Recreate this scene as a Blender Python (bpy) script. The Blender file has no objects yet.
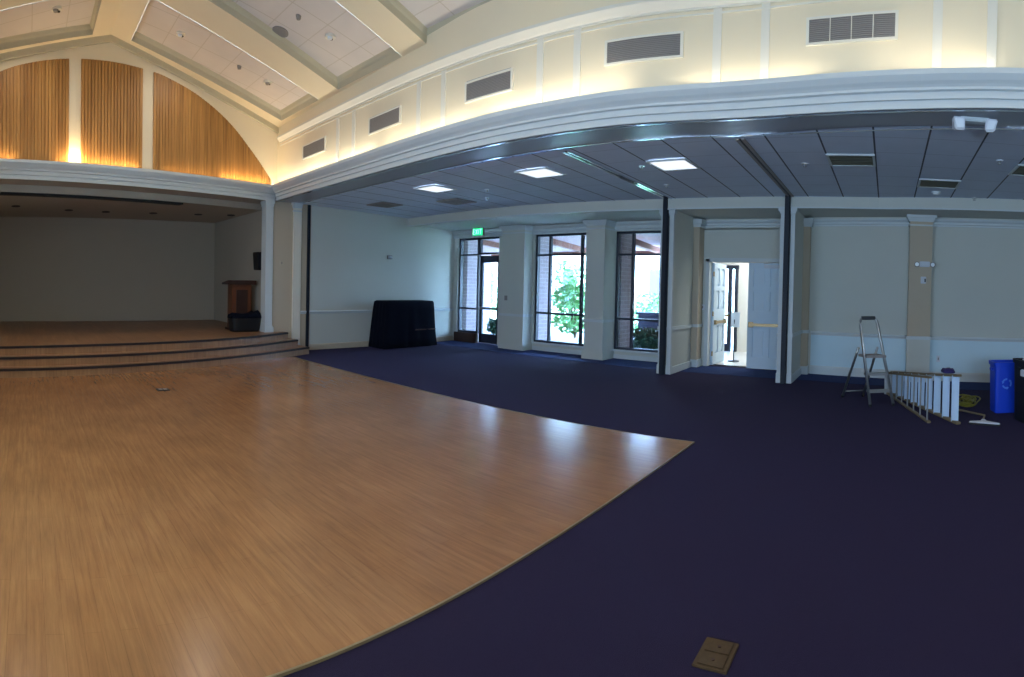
import bpy, bmesh, math, random
from mathutils import Vector, Matrix
random.seed(4)
C = bpy.context.scene.collection
PI = math.pi

# ---------------------------------------------------------------- materials
def rgb(r, g, b):
    f = lambda c: (c/255/12.92) if c/255 <= 0.04045 else ((c/255+0.055)/1.055)**2.4
    return (f(r), f(g), f(b), 1)

def mat(name, col, rough=0.6, metal=0.0, var=0.0, vscale=6.0, bump=0.0, bscale=60.0, spec=0.5, emis=None, estr=0.0):
    m = bpy.data.materials.new(name); m.use_nodes = True
    nt = m.node_tree; b = nt.nodes['Principled BSDF']
    b.inputs['Base Color'].default_value = col
    b.inputs['Roughness'].default_value = rough
    b.inputs['Metallic'].default_value = metal
    b.inputs['Specular IOR Level'].default_value = spec
    tc = nt.nodes.new('ShaderNodeTexCoord')
    if var > 0:
        n = nt.nodes.new('ShaderNodeTexNoise'); n.inputs['Scale'].default_value = vscale; n.inputs['Detail'].default_value = 5
        nt.links.new(tc.outputs['Object'], n.inputs['Vector'])
        mx = nt.nodes.new('ShaderNodeMix'); mx.data_type = 'RGBA'
        mx.inputs['A'].default_value = tuple(c*(1-var) for c in col[:3])+(1,)
        mx.inputs['B'].default_value = tuple(min(1, c*(1+var)) for c in col[:3])+(1,)
        nt.links.new(n.outputs['Fac'], mx.inputs['Factor']); nt.links.new(mx.outputs['Result'], b.inputs['Base Color'])
    if bump > 0:
        n2 = nt.nodes.new('ShaderNodeTexNoise'); n2.inputs['Scale'].default_value = bscale; n2.inputs['Detail'].default_value = 3
        nt.links.new(tc.outputs['Object'], n2.inputs['Vector'])
        bp = nt.nodes.new('ShaderNodeBump'); bp.inputs['Strength'].default_value = bump; bp.inputs['Distance'].default_value = 0.01
        nt.links.new(n2.outputs['Fac'], bp.inputs['Height']); nt.links.new(bp.outputs['Normal'], b.inputs['Normal'])
    if emis:
        b.inputs['Emission Color'].default_value = emis; b.inputs['Emission Strength'].default_value = estr
    return m

def math_node(nt, op, a=None, b=None, c=None):
    n = nt.nodes.new('ShaderNodeMath'); n.operation = op
    for i, v in enumerate((a, b, c)):
        if v is None: continue
        if isinstance(v, (int, float)): n.inputs[i].default_value = v
        else: nt.links.new(v, n.inputs[i])
    return n.outputs[0]

def tile_mat(name, col, line, px, ox, py, oy, wx=0.012, wy=0.006, yfac=0.5, rough=0.85):
    m = mat(name, col, rough); nt = m.node_tree; b = nt.nodes['Principled BSDF']
    tc = nt.nodes.new('ShaderNodeTexCoord'); sp = nt.nodes.new('ShaderNodeSeparateXYZ')
    nt.links.new(tc.outputs['Object'], sp.inputs[0])
    def lines(s, p, o, w):
        f = math_node(nt, 'FRACT', math_node(nt, 'DIVIDE', math_node(nt, 'SUBTRACT', s, o), p))
        d = math_node(nt, 'MULTIPLY', math_node(nt, 'ABSOLUTE', math_node(nt, 'SUBTRACT', f, 0.5)), p)
        return math_node(nt, 'GREATER_THAN', d, p/2-w)
    lx = lines(sp.outputs['X'], px, ox, wx); ly = math_node(nt, 'MULTIPLY', lines(sp.outputs['Y'], py, oy, wy), yfac)
    fac = math_node(nt, 'MAXIMUM', lx, ly)
    n = nt.nodes.new('ShaderNodeTexNoise'); n.inputs['Scale'].default_value = 3.0
    nt.links.new(tc.outputs['Object'], n.inputs['Vector'])
    m1 = nt.nodes.new('ShaderNodeMix'); m1.data_type = 'RGBA'
    m1.inputs['A'].default_value = tuple(c*.93 for c in col[:3])+(1,); m1.inputs['B'].default_value = tuple(min(1,c*1.05) for c in col[:3])+(1,)
    nt.links.new(n.outputs['Fac'], m1.inputs['Factor'])
    mx = nt.nodes.new('ShaderNodeMix'); mx.data_type = 'RGBA'
    nt.links.new(m1.outputs['Result'], mx.inputs['A']); mx.inputs['B'].default_value = line
    nt.links.new(fac, mx.inputs['Factor']); nt.links.new(mx.outputs['Result'], b.inputs['Base Color'])
    return m

def wood_floor_mat(name, c1, c2, rough, plank=(1.2, 0.085)):
    m = mat(name, c1, rough); nt = m.node_tree; b = nt.nodes['Principled BSDF']
    tc = nt.nodes.new('ShaderNodeTexCoord')
    br = nt.nodes.new('ShaderNodeTexBrick'); br.offset = 0.37; br.inputs['Scale'].default_value = 1.0
    br.inputs['Brick Width'].default_value = plank[0]; br.inputs['Row Height'].default_value = plank[1]
    br.inputs['Mortar Size'].default_value = 0.0012; br.inputs['Bias'].default_value = 0.0
    br.inputs['Color1'].default_value = c1; br.inputs['Color2'].default_value = c2
    br.inputs['Mortar'].default_value = tuple(c*.78 for c in c1[:3])+(1,)
    nt.links.new(tc.outputs['Object'], br.inputs['Vector'])
    mp = nt.nodes.new('ShaderNodeMapping'); mp.inputs['Scale'].default_value = (2.2, 34, 1)
    nt.links.new(tc.outputs['Object'], mp.inputs['Vector'])
    n = nt.nodes.new('ShaderNodeTexNoise'); n.inputs['Scale'].default_value = 1.0; n.inputs['Detail'].default_value = 6; n.inputs['Roughness'].default_value = 0.7
    nt.links.new(mp.outputs[0], n.inputs['Vector'])
    cr = nt.nodes.new('ShaderNodeValToRGB'); cr.color_ramp.elements[0].position = 0.35; cr.color_ramp.elements[1].position = 0.7
    cr.color_ramp.elements[0].color = (.78, .75, .73, 1); cr.color_ramp.elements[1].color = (1.1, 1.08, 1.02, 1)
    nt.links.new(n.outputs['Fac'], cr.inputs['Fac'])
    mx = nt.nodes.new('ShaderNodeMix'); mx.data_type = 'RGBA'; mx.blend_type = 'MULTIPLY'; mx.inputs['Factor'].default_value = 1
    nt.links.new(br.outputs['Color'], mx.inputs['A']); nt.links.new(cr.outputs['Color'], mx.inputs['B'])
    n3 = nt.nodes.new('ShaderNodeTexNoise'); n3.inputs['Scale'].default_value = 1.3; n3.inputs['Detail'].default_value = 3
    nt.links.new(tc.outputs['Object'], n3.inputs['Vector'])
    cr3 = nt.nodes.new('ShaderNodeValToRGB'); cr3.color_ramp.elements[0].position = 0.3; cr3.color_ramp.elements[1].position = 0.75
    cr3.color_ramp.elements[0].color = (.84, .82, .8, 1); cr3.color_ramp.elements[1].color = (1.08, 1.08, 1.06, 1)
    nt.links.new(n3.outputs['Fac'], cr3.inputs['Fac'])
    mx2 = nt.nodes.new('ShaderNodeMix'); mx2.data_type = 'RGBA'; mx2.blend_type = 'MULTIPLY'; mx2.inputs['Factor'].default_value = 1
    nt.links.new(mx.outputs['Result'], mx2.inputs['A']); nt.links.new(cr3.outputs['Color'], mx2.inputs['B'])
    nt.links.new(mx2.outputs['Result'], b.inputs['Base Color'])
    return m

def brick_mat(name, c1, c2, mortar):
    m = mat(name, c1, 0.9); nt = m.node_tree; b = nt.nodes['Principled BSDF']
    tc = nt.nodes.new('ShaderNodeTexCoord'); sp = nt.nodes.new('ShaderNodeSeparateXYZ'); nt.links.new(tc.outputs['Object'], sp.inputs[0])
    cb = nt.nodes.new('ShaderNodeCombineXYZ')
    nt.links.new(math_node(nt, 'ADD', sp.outputs['X'], sp.outputs['Y']), cb.inputs[0]); nt.links.new(sp.outputs['Z'], cb.inputs[1])
    br = nt.nodes.new('ShaderNodeTexBrick'); br.inputs['Scale'].default_value = 1
    br.inputs['Brick Width'].default_value = .3; br.inputs['Row Height'].default_value = .1; br.inputs['Mortar Size'].default_value = .008
    br.inputs['Color1'].default_value = c1; br.inputs['Color2'].default_value = c2; br.inputs['Mortar'].default_value = mortar
    nt.links.new(cb.outputs[0], br.inputs['Vector']); nt.links.new(br.outputs['Color'], b.inputs['Base Color'])
    return m

M = {}
M['cream'] = mat('cream_plaster', rgb(238, 224, 194), .85, var=.03, vscale=2)
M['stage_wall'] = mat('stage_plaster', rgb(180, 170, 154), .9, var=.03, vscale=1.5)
M['wainscot'] = mat('pale_wainscot_paint', rgb(208, 232, 242), .7, var=.02)
M['wall'] = mat('wall_paint', rgb(205, 208, 200), .8, var=.03, vscale=1.5)
M['beige'] = mat('beige_paint', rgb(196, 182, 160), .8, var=.03, vscale=2)
M['white'] = mat('white_trim_paint', rgb(206, 214, 216), .5, var=.02)
M['shade_toned_trim'] = mat('shade_toned_trim_paint', rgb(198, 190, 164), .7, var=.02)  # darker than the ceiling beams: shade of the coffer sides put into the colour
M['strip'] = mat('cream_trim_paint', rgb(232, 227, 212), .6, var=.02)
M['soffit'] = mat('beam_soffit_metal', rgb(160, 163, 172), .36, .3, var=.04, vscale=3)
M['alu'] = mat('brushed_aluminium', rgb(215, 220, 228), .16, 1.0)
M['alu_dull'] = mat('dull_aluminium', rgb(170, 172, 172), .42, .8)
M['tread'] = mat('aluminium_tread', rgb(190, 215, 240), .5, .1)
M['dark'] = mat('dark_track', rgb(14, 26, 42), .6, .0)
M['bronze'] = mat('dark_bronze_frame', rgb(48, 54, 68), .5, .2)
M['tile_side'] = tile_mat('ceiling_tile_side', rgb(212, 224, 240), rgb(80, 86, 98), .615, .41, .61, 6.74, .011, .006, .35)
M['tile_hall'] = tile_mat('ceiling_tile_hall', rgb(222, 214, 208), rgb(203, 194, 182), .61, .1, .61, .06, .009, .009, .8)
M['carpet'] = mat('navy_carpet', (.017, .012, .034, 1), .98, var=.35, vscale=90, bump=.6, bscale=260, spec=.1)
M['carpet_strip'] = mat('blue_carpet_strip', (.014, .036, .11, 1), .98, var=.3, vscale=90, bump=.6, bscale=260, spec=.1)  # brighter blue than the main carpet, for the strip by the back wall
for _n in ('carpet', 'carpet_strip'):
    _b = M[_n].node_tree.nodes['Principled BSDF']; _b.inputs['Sheen Weight'].default_value = .08; _b.inputs['Sheen Roughness'].default_value = .45; _b.inputs['Sheen Tint'].default_value = (.55,.5,1,1)
M['wood'] = wood_floor_mat('oak_floor', (.345, .17, .078, 1), (.365, .185, .086, 1), .22)
M['stage_wood'] = wood_floor_mat('stage_oak', (.30, .155, .075, 1), (.36, .19, .095, 1), .38)
M['nosing'] = mat('black_nosing', rgb(34, 20, 18), .6)
M['brown'] = mat('walnut_laminate', rgb(104, 58, 34), .45, var=.25, vscale=5)
M['brown_dark'] = mat('dark_walnut', rgb(58, 34, 26), .45, var=.2)
M['black'] = mat('black_plastic', rgb(14, 15, 20), .55)
M['cloth'] = mat('black_cloth', rgb(10, 15, 30), .95, var=.2, vscale=20, bump=.4, bscale=120, spec=.15)
M['blue'] = mat('blue_recycling_plastic', (.006, .055, .62, 1), .4)
M['blue_print'] = mat('pale_blue_print', rgb(90, 140, 235), .6)
M['bin_black'] = mat('black_bin_plastic', rgb(12, 16, 28), .5)
M['bin_grip'] = mat('grey_rubber_grip', rgb(58, 62, 66), .7)
M['olive'] = mat('dull_olive_reflector', rgb(92, 90, 74), .7)
M['label'] = mat('white_label', rgb(215, 220, 228), .7)
M['brass'] = mat('brass', rgb(176, 152, 112), .35, .7)
M['brass_old'] = mat('aged_brass', rgb(84, 66, 44), .5, .4, var=.35, vscale=60)
M['door'] = mat('door_paint', rgb(208, 226, 240), .5, var=.02)
M['vent'] = mat('grey_vent', rgb(146, 141, 137), .6, .0)
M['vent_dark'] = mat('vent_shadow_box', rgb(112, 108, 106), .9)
M['lens'] = mat('lamp_lens', rgb(235, 240, 246), .25)
M['diff'] = mat('light_diffuser', rgb(228, 232, 240), .5, emis=(.85, .92, 1, 1), estr=1.1)
M['spot_on'] = mat('lit_spot_lamp', rgb(255, 245, 225), .4, emis=(1, .9, .7, 1), estr=6)
M['exit'] = mat('green_exit_face', rgb(20, 190, 120), .5, emis=(.01, .62, .25, 1), estr=1.8)
M['exit_text'] = mat('exit_letters', rgb(180, 255, 215), .5, emis=(.35, 1, .6, 1), estr=1.4)
M['brick'] = brick_mat('lilac_brick', (.36, .29, .32, 1), (.30, .24, .27, 1), (.44, .40, .43, 1))
M['patio'] = mat('pale_concrete', rgb(214, 208, 198), .9, var=.06, vscale=2)
M['soil'] = mat('garden_ground', rgb(150, 160, 120), .95, var=.3, vscale=4)
M['patio_soffit'] = mat('patio_roof_underside', rgb(158, 134, 142), .85, var=.03)
M['rafter'] = mat('redwood_rafter', rgb(120, 76, 66), .8, var=.2, vscale=8)
M['stucco'] = mat('white_stucco', rgb(236, 232, 222), .9, var=.03)
M['stucco_trim'] = mat('grey_window_surround', rgb(72, 82, 108), .8)
M['leaf'] = mat('shrub_leaf', rgb(96, 150, 84), .6, var=.4, vscale=5)
M['leaf_dark'] = mat('hedge_leaf', rgb(52, 92, 70), .6, var=.4, vscale=5)
M['bark'] = mat('bark', rgb(92, 74, 60), .9, var=.3)
M['foyer_floor'] = mat('pale_stone_tile', rgb(222, 220, 214), .3, var=.05, vscale=3)
M['yellow'] = mat('yellow_cable_rubber', rgb(132, 122, 34), .5)
M['tan'] = mat('tan_fibreglass', rgb(128, 112, 84), .55)
M['purple'] = mat('dark_purple_cloth', rgb(40, 34, 92), .85, bump=.5, bscale=40)
M['paper'] = mat('white_paper', rgb(225, 230, 235), .7)

def glass_mat():
    m = bpy.data.materials.new('window_glass'); m.use_nodes = True; nt = m.node_tree
    nt.nodes.remove(nt.nodes['Principled BSDF']); out = nt.nodes['Material Output']
    tr = nt.nodes.new('ShaderNodeBsdfTransparent'); tr.inputs[0].default_value = (.9, .95, .97, 1)
    gl = nt.nodes.new('ShaderNodeBsdfGlossy'); gl.inputs['Roughness'].default_value = .02
    mx = nt.nodes.new('ShaderNodeMixShader'); mx.inputs[0].default_value = .06
    nt.links.new(tr.outputs[0], mx.inputs[1]); nt.links.new(gl.outputs[0], mx.inputs[2]); nt.links.new(mx.outputs[0], out.inputs['Surface'])
    return m
M['glass'] = glass_mat()

def slat_mat():
    m = mat('amber_wood_slats', rgb(206, 128, 50), .5); nt = m.node_tree; b = nt.nodes['Principled BSDF']
    tc = nt.nodes.new('ShaderNodeTexCoord'); mp = nt.nodes.new('ShaderNodeMapping'); mp.inputs['Scale'].default_value = (0, 1, .03)
    nt.links.new(tc.outputs['Object'], mp.inputs['Vector'])
    n = nt.nodes.new('ShaderNodeTexNoise'); n.inputs['Scale'].default_value = 9; n.inputs['Detail'].default_value = 4; n.inputs['Roughness'].default_value = .8
    nt.links.new(mp.outputs[0], n.inputs['Vector'])
    cr = nt.nodes.new('ShaderNodeValToRGB'); cr.color_ramp.elements[0].position = .32; cr.color_ramp.elements[1].position = .7
    cr.color_ramp.elements[0].color = (.27, .115, .026, 1); cr.color_ramp.elements[1].color = (.62, .32, .09, 1)
    nt.links.new(n.outputs['Fac'], cr.inputs['Fac']); nt.links.new(cr.outputs['Color'], b.inputs['Base Color'])
    return m
M['slat'] = slat_mat()

# ---------------------------------------------------------------- mesh builder (world coordinates)
class MB:
    def __init__(s): s.v = []; s.f = []; s.smooth = False
    def add(s, vs, fs):
        o = len(s.v); s.v += [tuple(map(float, v)) for v in vs]; s.f += [tuple(i+o for i in f) for f in fs]; return s
    def hexa(s, p):     # 8 points: bottom ring 0-3, top ring 4-7
        return s.add(p, [(3,2,1,0),(4,5,6,7),(0,1,5,4),(1,2,6,5),(2,3,7,6),(3,0,4,7)])
    def box(s, x0, x1, y0, y1, z0, z1):
        return s.hexa([(x0,y0,z0),(x1,y0,z0),(x1,y1,z0),(x0,y1,z0),(x0,y0,z1),(x1,y0,z1),(x1,y1,z1),(x0,y1,z1)])
    def obox(s, c, dirx, hx, hy, z0, z1):   # box turned in plan: dirx = (cos, sin) of its long side
        cx, cy = c; ux, uy = dirx; l = math.hypot(ux, uy); ux /= l; uy /= l
        q = [(cx+a*hx*ux-b*hy*uy, cy+a*hx*uy+b*hy*ux) for a, b in ((-1,-1),(1,-1),(1,1),(-1,1))]
        return s.hexa([(x,y,z0) for x,y in q]+[(x,y,z1) for x,y in q])
    def prism(s, poly, z0, z1):
        n = len(poly)
        a = sum(poly[i][0]*poly[(i+1)%n][1]-poly[(i+1)%n][0]*poly[i][1] for i in range(n))
        if a < 0: poly = poly[::-1]
        return s.add([(x,y,z0) for x,y in poly]+[(x,y,z1) for x,y in poly],
                     [tuple(range(n-1,-1,-1)), tuple(range(n,2*n))]+[(i,(i+1)%n,(i+1)%n+n,i+n) for i in range(n)])
    def extrude(s, secs, cap=True):  # list of rings (same count) joined; closed rings
        n = len(secs[0]); vs = [p for r in secs for p in r]; fs = []
        for k in range(len(secs)-1):
            for i in range(n):
                j = (i+1) % n; fs.append((k*n+i, k*n+j, (k+1)*n+j, (k+1)*n+i))
        if cap: fs += [tuple(range(n-1,-1,-1)), tuple((len(secs)-1)*n+i for i in range(n))]
        return s.add(vs, fs)
    def tube(s, pts, r, n=10, closed=False):
        pts = [Vector(p) for p in pts]; rr = r if isinstance(r, (list, tuple)) else [r]*len(pts)
        rings = []; up = Vector((0,0,1))
        for i, p in enumerate(pts):
            a = pts[max(0,i-1)]; b = pts[min(len(pts)-1,i+1)]; d = (b-a)
            if d.length < 1e-9: d = Vector((0,0,1))
            d.normalize(); h = up if abs(d.dot(up)) < .95 else Vector((1,0,0))
            x = d.cross(h).normalized(); y = d.cross(x).normalized()
            rings.append([tuple(p+x*math.cos(t)*rr[i]+y*math.sin(t)*rr[i]) for t in [2*PI*k/n for k in range(n)]])
        return s.extrude(rings)
    def bar(s, a, b, w, h, side=None):  # rectangular bar from a to b; w across 'side', h the other way
        a = Vector(a); b = Vector(b); d = (b-a).normalized()
        x = Vector(side) if side is not None else (d.cross(Vector((0,0,1))) if abs(d.z) < .95 else Vector((1,0,0)))
        x = (x-d*x.dot(d)).normalized(); y = d.cross(x).normalized()
        r = lambda p: [tuple(p+x*i*w/2+y*j*h/2) for i, j in ((-1,-1),(1,-1),(1,1),(-1,1))]
        return s.extrude([r(a), r(b)])
    def disc(s, c, r, z0, z1, n=20, r2=None):
        r2 = r if r2 is None else r2
        return s.extrude([[(c[0]+r*math.cos(2*PI*k/n), c[1]+r*math.sin(2*PI*k/n), z0) for k in range(n)],
                          [(c[0]+r2*math.cos(2*PI*k/n), c[1]+r2*math.sin(2*PI*k/n), z1) for k in range(n)]])

def build(name, mb, m, parent=None, bevel=0, smooth=False, root=None):
    me = bpy.data.meshes.new(name)
    off = Vector((0,0,0))
    p = parent
    while p is not None: off += p.location; p = p.parent
    me.from_pydata([tuple(Vector(v)-off) for v in mb.v], [], mb.f)
    bm = bmesh.new(); bm.from_mesh(me); bmesh.ops.recalc_face_normals(bm, faces=bm.faces)
    if bevel > 0:
        es = [e for e in bm.edges if len(e.link_faces) == 2 and e.calc_face_angle(0) > .6]
        try: bmesh.ops.bevel(bm, geom=es, offset=bevel, segments=2, affect='EDGES', clamp_overlap=True)
        except Exception: pass
    bm.to_mesh(me); bm.free()
    if smooth:
        for q in me.polygons: q.use_smooth = True
    me.materials.append(M[m] if isinstance(m, str) else m)
    o = bpy.data.objects.new(name, me); C.objects.link(o)
    if parent is not None: o.parent = parent
    return o

def tag(o, label=None, cat=None, group=None, kind=None):
    if label: o['label'] = label
    if cat: o['category'] = cat
    if group: o['group'] = group
    if kind: o['kind'] = kind
    return o
def thing(name, loc, label, cat, group=None, kind=None):
    o = bpy.data.objects.new(name, None); C.objects.link(o); o.location = loc; o.empty_display_size = .1
    return tag(o, label, cat, group, kind)
def struct(name, mb, m, parent=None, label=None, cat=None, **k):
    o = build(name, mb, m, parent, **k)
    if parent is None: tag(o, label, cat, None, 'structure')
    return o

# ---------------------------------------------------------------- plan of the place
def interp(tab, x):
    if x <= tab[0][0]:
        (a, b), (c, d) = tab[0], tab[1]; return b
    if x >= tab[-1][0]: return tab[-1][1]
    for i in range(len(tab)-1):
        if tab[i][0] <= x <= tab[i+1][0]:
            x0, y0 = tab[i]; x1, y1 = tab[i+1]; t = (x-x0)/(x1-x0)
            m0 = (y1-tab[i-1][1])/(x1-tab[i-1][0]) if i > 0 else (y1-y0)/(x1-x0)
            m1 = (tab[i+2][1]-y0)/(tab[i+2][0]-x0) if i+2 < len(tab) else (y1-y0)/(x1-x0)
            h = x1-x0
            return (2*t**3-3*t*t+1)*y0+(t**3-2*t*t+t)*h*m0+(-2*t**3+3*t*t)*y1+(t**3-t*t)*h*m1
YB = [(-11.4,5.36),(-9.6,5.31),(-7.7,5.27),(-4.8,5.17),(-3,5.26),(-1.5,5.42),(0,5.25),(1.25,4.97),(2.5,4.72),(6,4.2)]
yb = lambda x: interp(YB, x)
xs = lambda y: -11.1+.223*(5.33-y)                       # stage wall, turned a little in plan
def SP(y, off, z): return (xs(y)+off*.976, y+off*.2177, z)  # a point off the stage wall
CH = 3.38        # height of the beam underside and side-room ceiling
YE = -2.3        # far side of the hall, out of the picture
XE = 6.0         # rear end, out of the picture
RZ, RY, SL = 6.14, 1.53, .29
rz = lambda y: RZ-SL*abs(y-RY)
XR = [-11.3+.35*i for i in range(int((XE+11.3)/.35)+1)]+[XE]

# floors -------------------------------------------------------------
b = MB(); b.box(-15.6, XE+.2, YE-.2, 11.3, -.12, 0.0)
struct('floor', b, 'carpet', label='dark navy carpet of the side room and the near hall', cat='floor')
b = MB(); b.prism([(-11.0, 9.95), (-1.5, 9.95), (-.5,9.75), (3.2, 9.05), (3.2, 10.9), (-11.0, 10.95)], 0.0, .004)
struct('floor_blue_strip', b, 'carpet_strip', label='brighter blue carpet strip along the back wall', cat='carpet')
b = MB(); b.prism([(-11.0, YE), (-1.95, YE), (-1.95, 5.37), (-10.6, 5.33), (-11.0, 5.33)], 0.0, .012)
struct('floor_wood', b, 'wood', label='honey oak strip dance floor in front of the stage', cat='floor')
b = MB(); b.box(-1.95, -1.938, YE, 5.37, 0, .0135); b.box(-10.55, -1.938, 5.37, 5.382, 0, .0135)
struct('trim_1', b, 'tan', label='thin pale strip edging the oak floor', cat='trim')

# stage --------------------------------------------------------------
N1 = [(-2.1,-8.75),(-.46,-9.14),(.91,-9.43),(2.39,-9.68),(3.3,-9.87),(4.5,-10.26),(5.6,-10.84)]
N2 = [(-2.1,-8.6),(-.45,-8.93),(.9,-9.14),(2.3,-9.40),(3.2,-9.63),(4.6,-10.10),(5.77,-10.68)]
N3 = [(-2.1,-8.4),(-.45,-8.67),(.9,-8.90),(2.3,-9.19),(3.3,-9.45),(4.6,-9.9),(5.93,-10.46)]
stage = thing('stage', (-11, 1.5, 0), 'raised oak stage with three curved steps', 'stage', None, 'structure')
for tab, z, nm in ((N1, .45, 'platform'), (N2, .30, 'step'), (N3, .15, 'step')):
    y0, y1 = YE, tab[-1][0]
    cur = [(interp(tab, y0+(y1-y0)*i/30), y0+(y1-y0)*i/30) for i in range(31)]
    if nm == 'platform': poly = cur+[(-11.12, 5.6), (-11.12, 5.31), (-15.0, 5.31), (-15.0, YE)]
    else: poly = cur+[(-11.12, y1), (-11.12, YE)]
    b = MB(); b.prism(poly, 0.0 if nm == 'platform' else 0.001, z); build(nm, b, 'stage_wood', stage)
    secs = []
    for x, y in cur:
        secs.append([(x-.05, y, z-.03), (x+.018, y, z-.03), (x+.018, y, z+.005), (x-.05, y, z+.005)])
    b = MB(); b.extrude(secs); build('nosing', b, 'nosing', stage)
# stage box
b = MB(); b.add([(-14.55,YE,.4),(-14.95,5.4,.4),(-14.95,5.4,3.4),(-14.55,YE,3.4),(-14.7,YE,.4),(-15.1,5.4,.4),(-15.1,5.4,3.4),(-14.7,YE,3.4)],
              [(0,1,2,3),(7,6,5,4),(0,4,5,1),(3,2,6,7),(0,3,7,4),(1,5,6,2)])
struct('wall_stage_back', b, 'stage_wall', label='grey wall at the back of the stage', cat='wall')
b = MB(); b.box(-15.3, -11.2, YE-.1, 5.42, 3.46, 3.9); struct('leak_seal_stage', b, 'stage_wall', label='unseen slab over the stage, added to seal out a light leak', cat='roof')  # unseen, added only to stop light leaking in over the stage
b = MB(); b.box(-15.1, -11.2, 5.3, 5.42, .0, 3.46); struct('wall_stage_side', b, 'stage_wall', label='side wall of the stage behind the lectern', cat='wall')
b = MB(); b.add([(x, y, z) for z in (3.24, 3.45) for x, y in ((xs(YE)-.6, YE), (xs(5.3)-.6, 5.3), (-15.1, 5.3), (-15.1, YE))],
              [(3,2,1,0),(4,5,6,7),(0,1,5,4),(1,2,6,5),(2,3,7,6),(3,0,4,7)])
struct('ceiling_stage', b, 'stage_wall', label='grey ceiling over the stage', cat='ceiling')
# stage header beam
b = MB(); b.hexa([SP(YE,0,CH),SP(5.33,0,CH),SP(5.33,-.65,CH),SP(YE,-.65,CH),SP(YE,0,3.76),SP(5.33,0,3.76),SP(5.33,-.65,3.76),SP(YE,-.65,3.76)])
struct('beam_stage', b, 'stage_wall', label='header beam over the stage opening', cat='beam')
b = MB(); b.hexa([SP(-.38,-.60,3.20),SP(3.4,-.60,3.20),SP(3.4,-.80,3.20),SP(-.38,-.80,3.20),SP(-.38,-.60,3.26),SP(3.4,-.60,3.26),SP(3.4,-.80,3.26),SP(-.38,-.80,3.26)])
tag(build('curtain_track', b, 'black'), 'long black track slot along the front of the stage ceiling', 'curtain track')
# gable wall
b = MB(); ys = [YE, RY, 5.6]
b.add([SP(YE,0,3.7),SP(5.6,0,3.7),SP(5.6,0,rz(5.6)+.05),SP(RY,0,RZ+.05),SP(YE,0,rz(YE)+.05)]+
      [SP(YE,-.2,3.7),SP(5.6,-.2,3.7),SP(5.6,-.2,rz(5.6)+.05),SP(RY,-.2,RZ+.05),SP(YE,-.2,rz(YE)+.05)],
      [(0,1,2,3,4),(9,8,7,6,5),(0,5,6,1),(1,6,7,2),(2,7,8,3),(3,8,9,4),(4,9,5,0)])
struct('wall_stage_gable', b, 'cream', label='cream gable wall above the stage', cat='wall')
ARC = [(-2.2,3.80),(-1.74,4.31),(-1.09,4.9),(-.45,5.28),(.05,5.46),(.72,5.60),(1.55,5.66),(2.3,5.62),(2.7,5.55),(3.43,5.30),(4.15,4.88),(4.8,4.29),(5.26,3.80)]
arc = lambda y: interp(ARC, y)
for y0, y1, lab in ((-2.15, .74, 'leftmost amber wood slat arch panel above the stage'),
                    (.97, 2.18, 'middle amber wood slat panel, the narrow one under the gable peak'),
                    (2.41, 5.24, 'right quarter-arch amber wood slat panel above the stage')):
    b = MB(); n = max(2, int((y1-y0)/.062)); w = (y1-y0)/n
    for i in range(n):
        a = y0+i*w; c = a+w*.82
        if max(arc(a), arc(c)) < 3.8: continue
        b.hexa([SP(a,.0,3.72),SP(c,.0,3.72),SP(c,.028,3.72),SP(a,.028,3.72),SP(a,.0,max(3.73,arc(a))),SP(c,.0,max(3.73,arc(c))),SP(c,.028,max(3.73,arc(c))),SP(a,.028,max(3.73,arc(a)))])
    m = 24; bot = []; 
    for i in range(m):
        a = y0+(y1-y0)*i/m; c = y0+(y1-y0)*(i+1)/m
        b.hexa([SP(a,-.01,3.72),SP(c,-.01,3.72),SP(c,.014,3.72),SP(a,.014,3.72),SP(a,-.01,max(3.73,arc(a))),SP(c,-.01,max(3.73,arc(c))),SP(c,.014,max(3.73,arc(c))),SP(a,.014,max(3.73,arc(a)))])
    tag(build('slat_panel', b, 'slat'), lab, 'wall panel', 'wood slat panels on the gable')
# gable rake trim
b = MB()
for s in (-1, 1):
    ya, yz = (RY, 5.4) if s > 0 else (RY, YE)
    za, zz = RZ, rz(yz)
    b.hexa([SP(ya,.0,za-.12),SP(yz,.0,zz-.12),SP(yz,.06,zz-.12),SP(ya,.06,za-.12),SP(ya,.0,za+.02),SP(yz,.0,zz+.02),SP(yz,.06,zz+.02),SP(ya,.06,za+.02)])
struct('trim_2', b, 'shade_toned_trim', label='raking trim where the gable meets the ceiling', cat='trim')
# cornices ------------------------------------------------------------
PROF = [(0,CH-.005),(.03,CH-.005),(.03,3.45),(.055,3.455),(.055,3.52),(.085,3.53),(.085,3.555),(.10,3.575),(.125,3.60),(.15,3.635),(.16,3.65),(.16,3.70),(0,3.70)]
b = MB(); b.extrude([[SP(y, o, z) for o, z in PROF] for y in (YE, 5.34)])
struct('trim_3', b, 'white', label='white stepped cornice over the stage opening', cat='cornice')
b = MB(); b.extrude([[(x, yb(x)-o, z) for o, z in PROF] for x in XR if x > -11.2])
struct('trim_4', b, 'white', label='long white stepped cornice on the beam beside the hall', cat='cornice')

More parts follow.
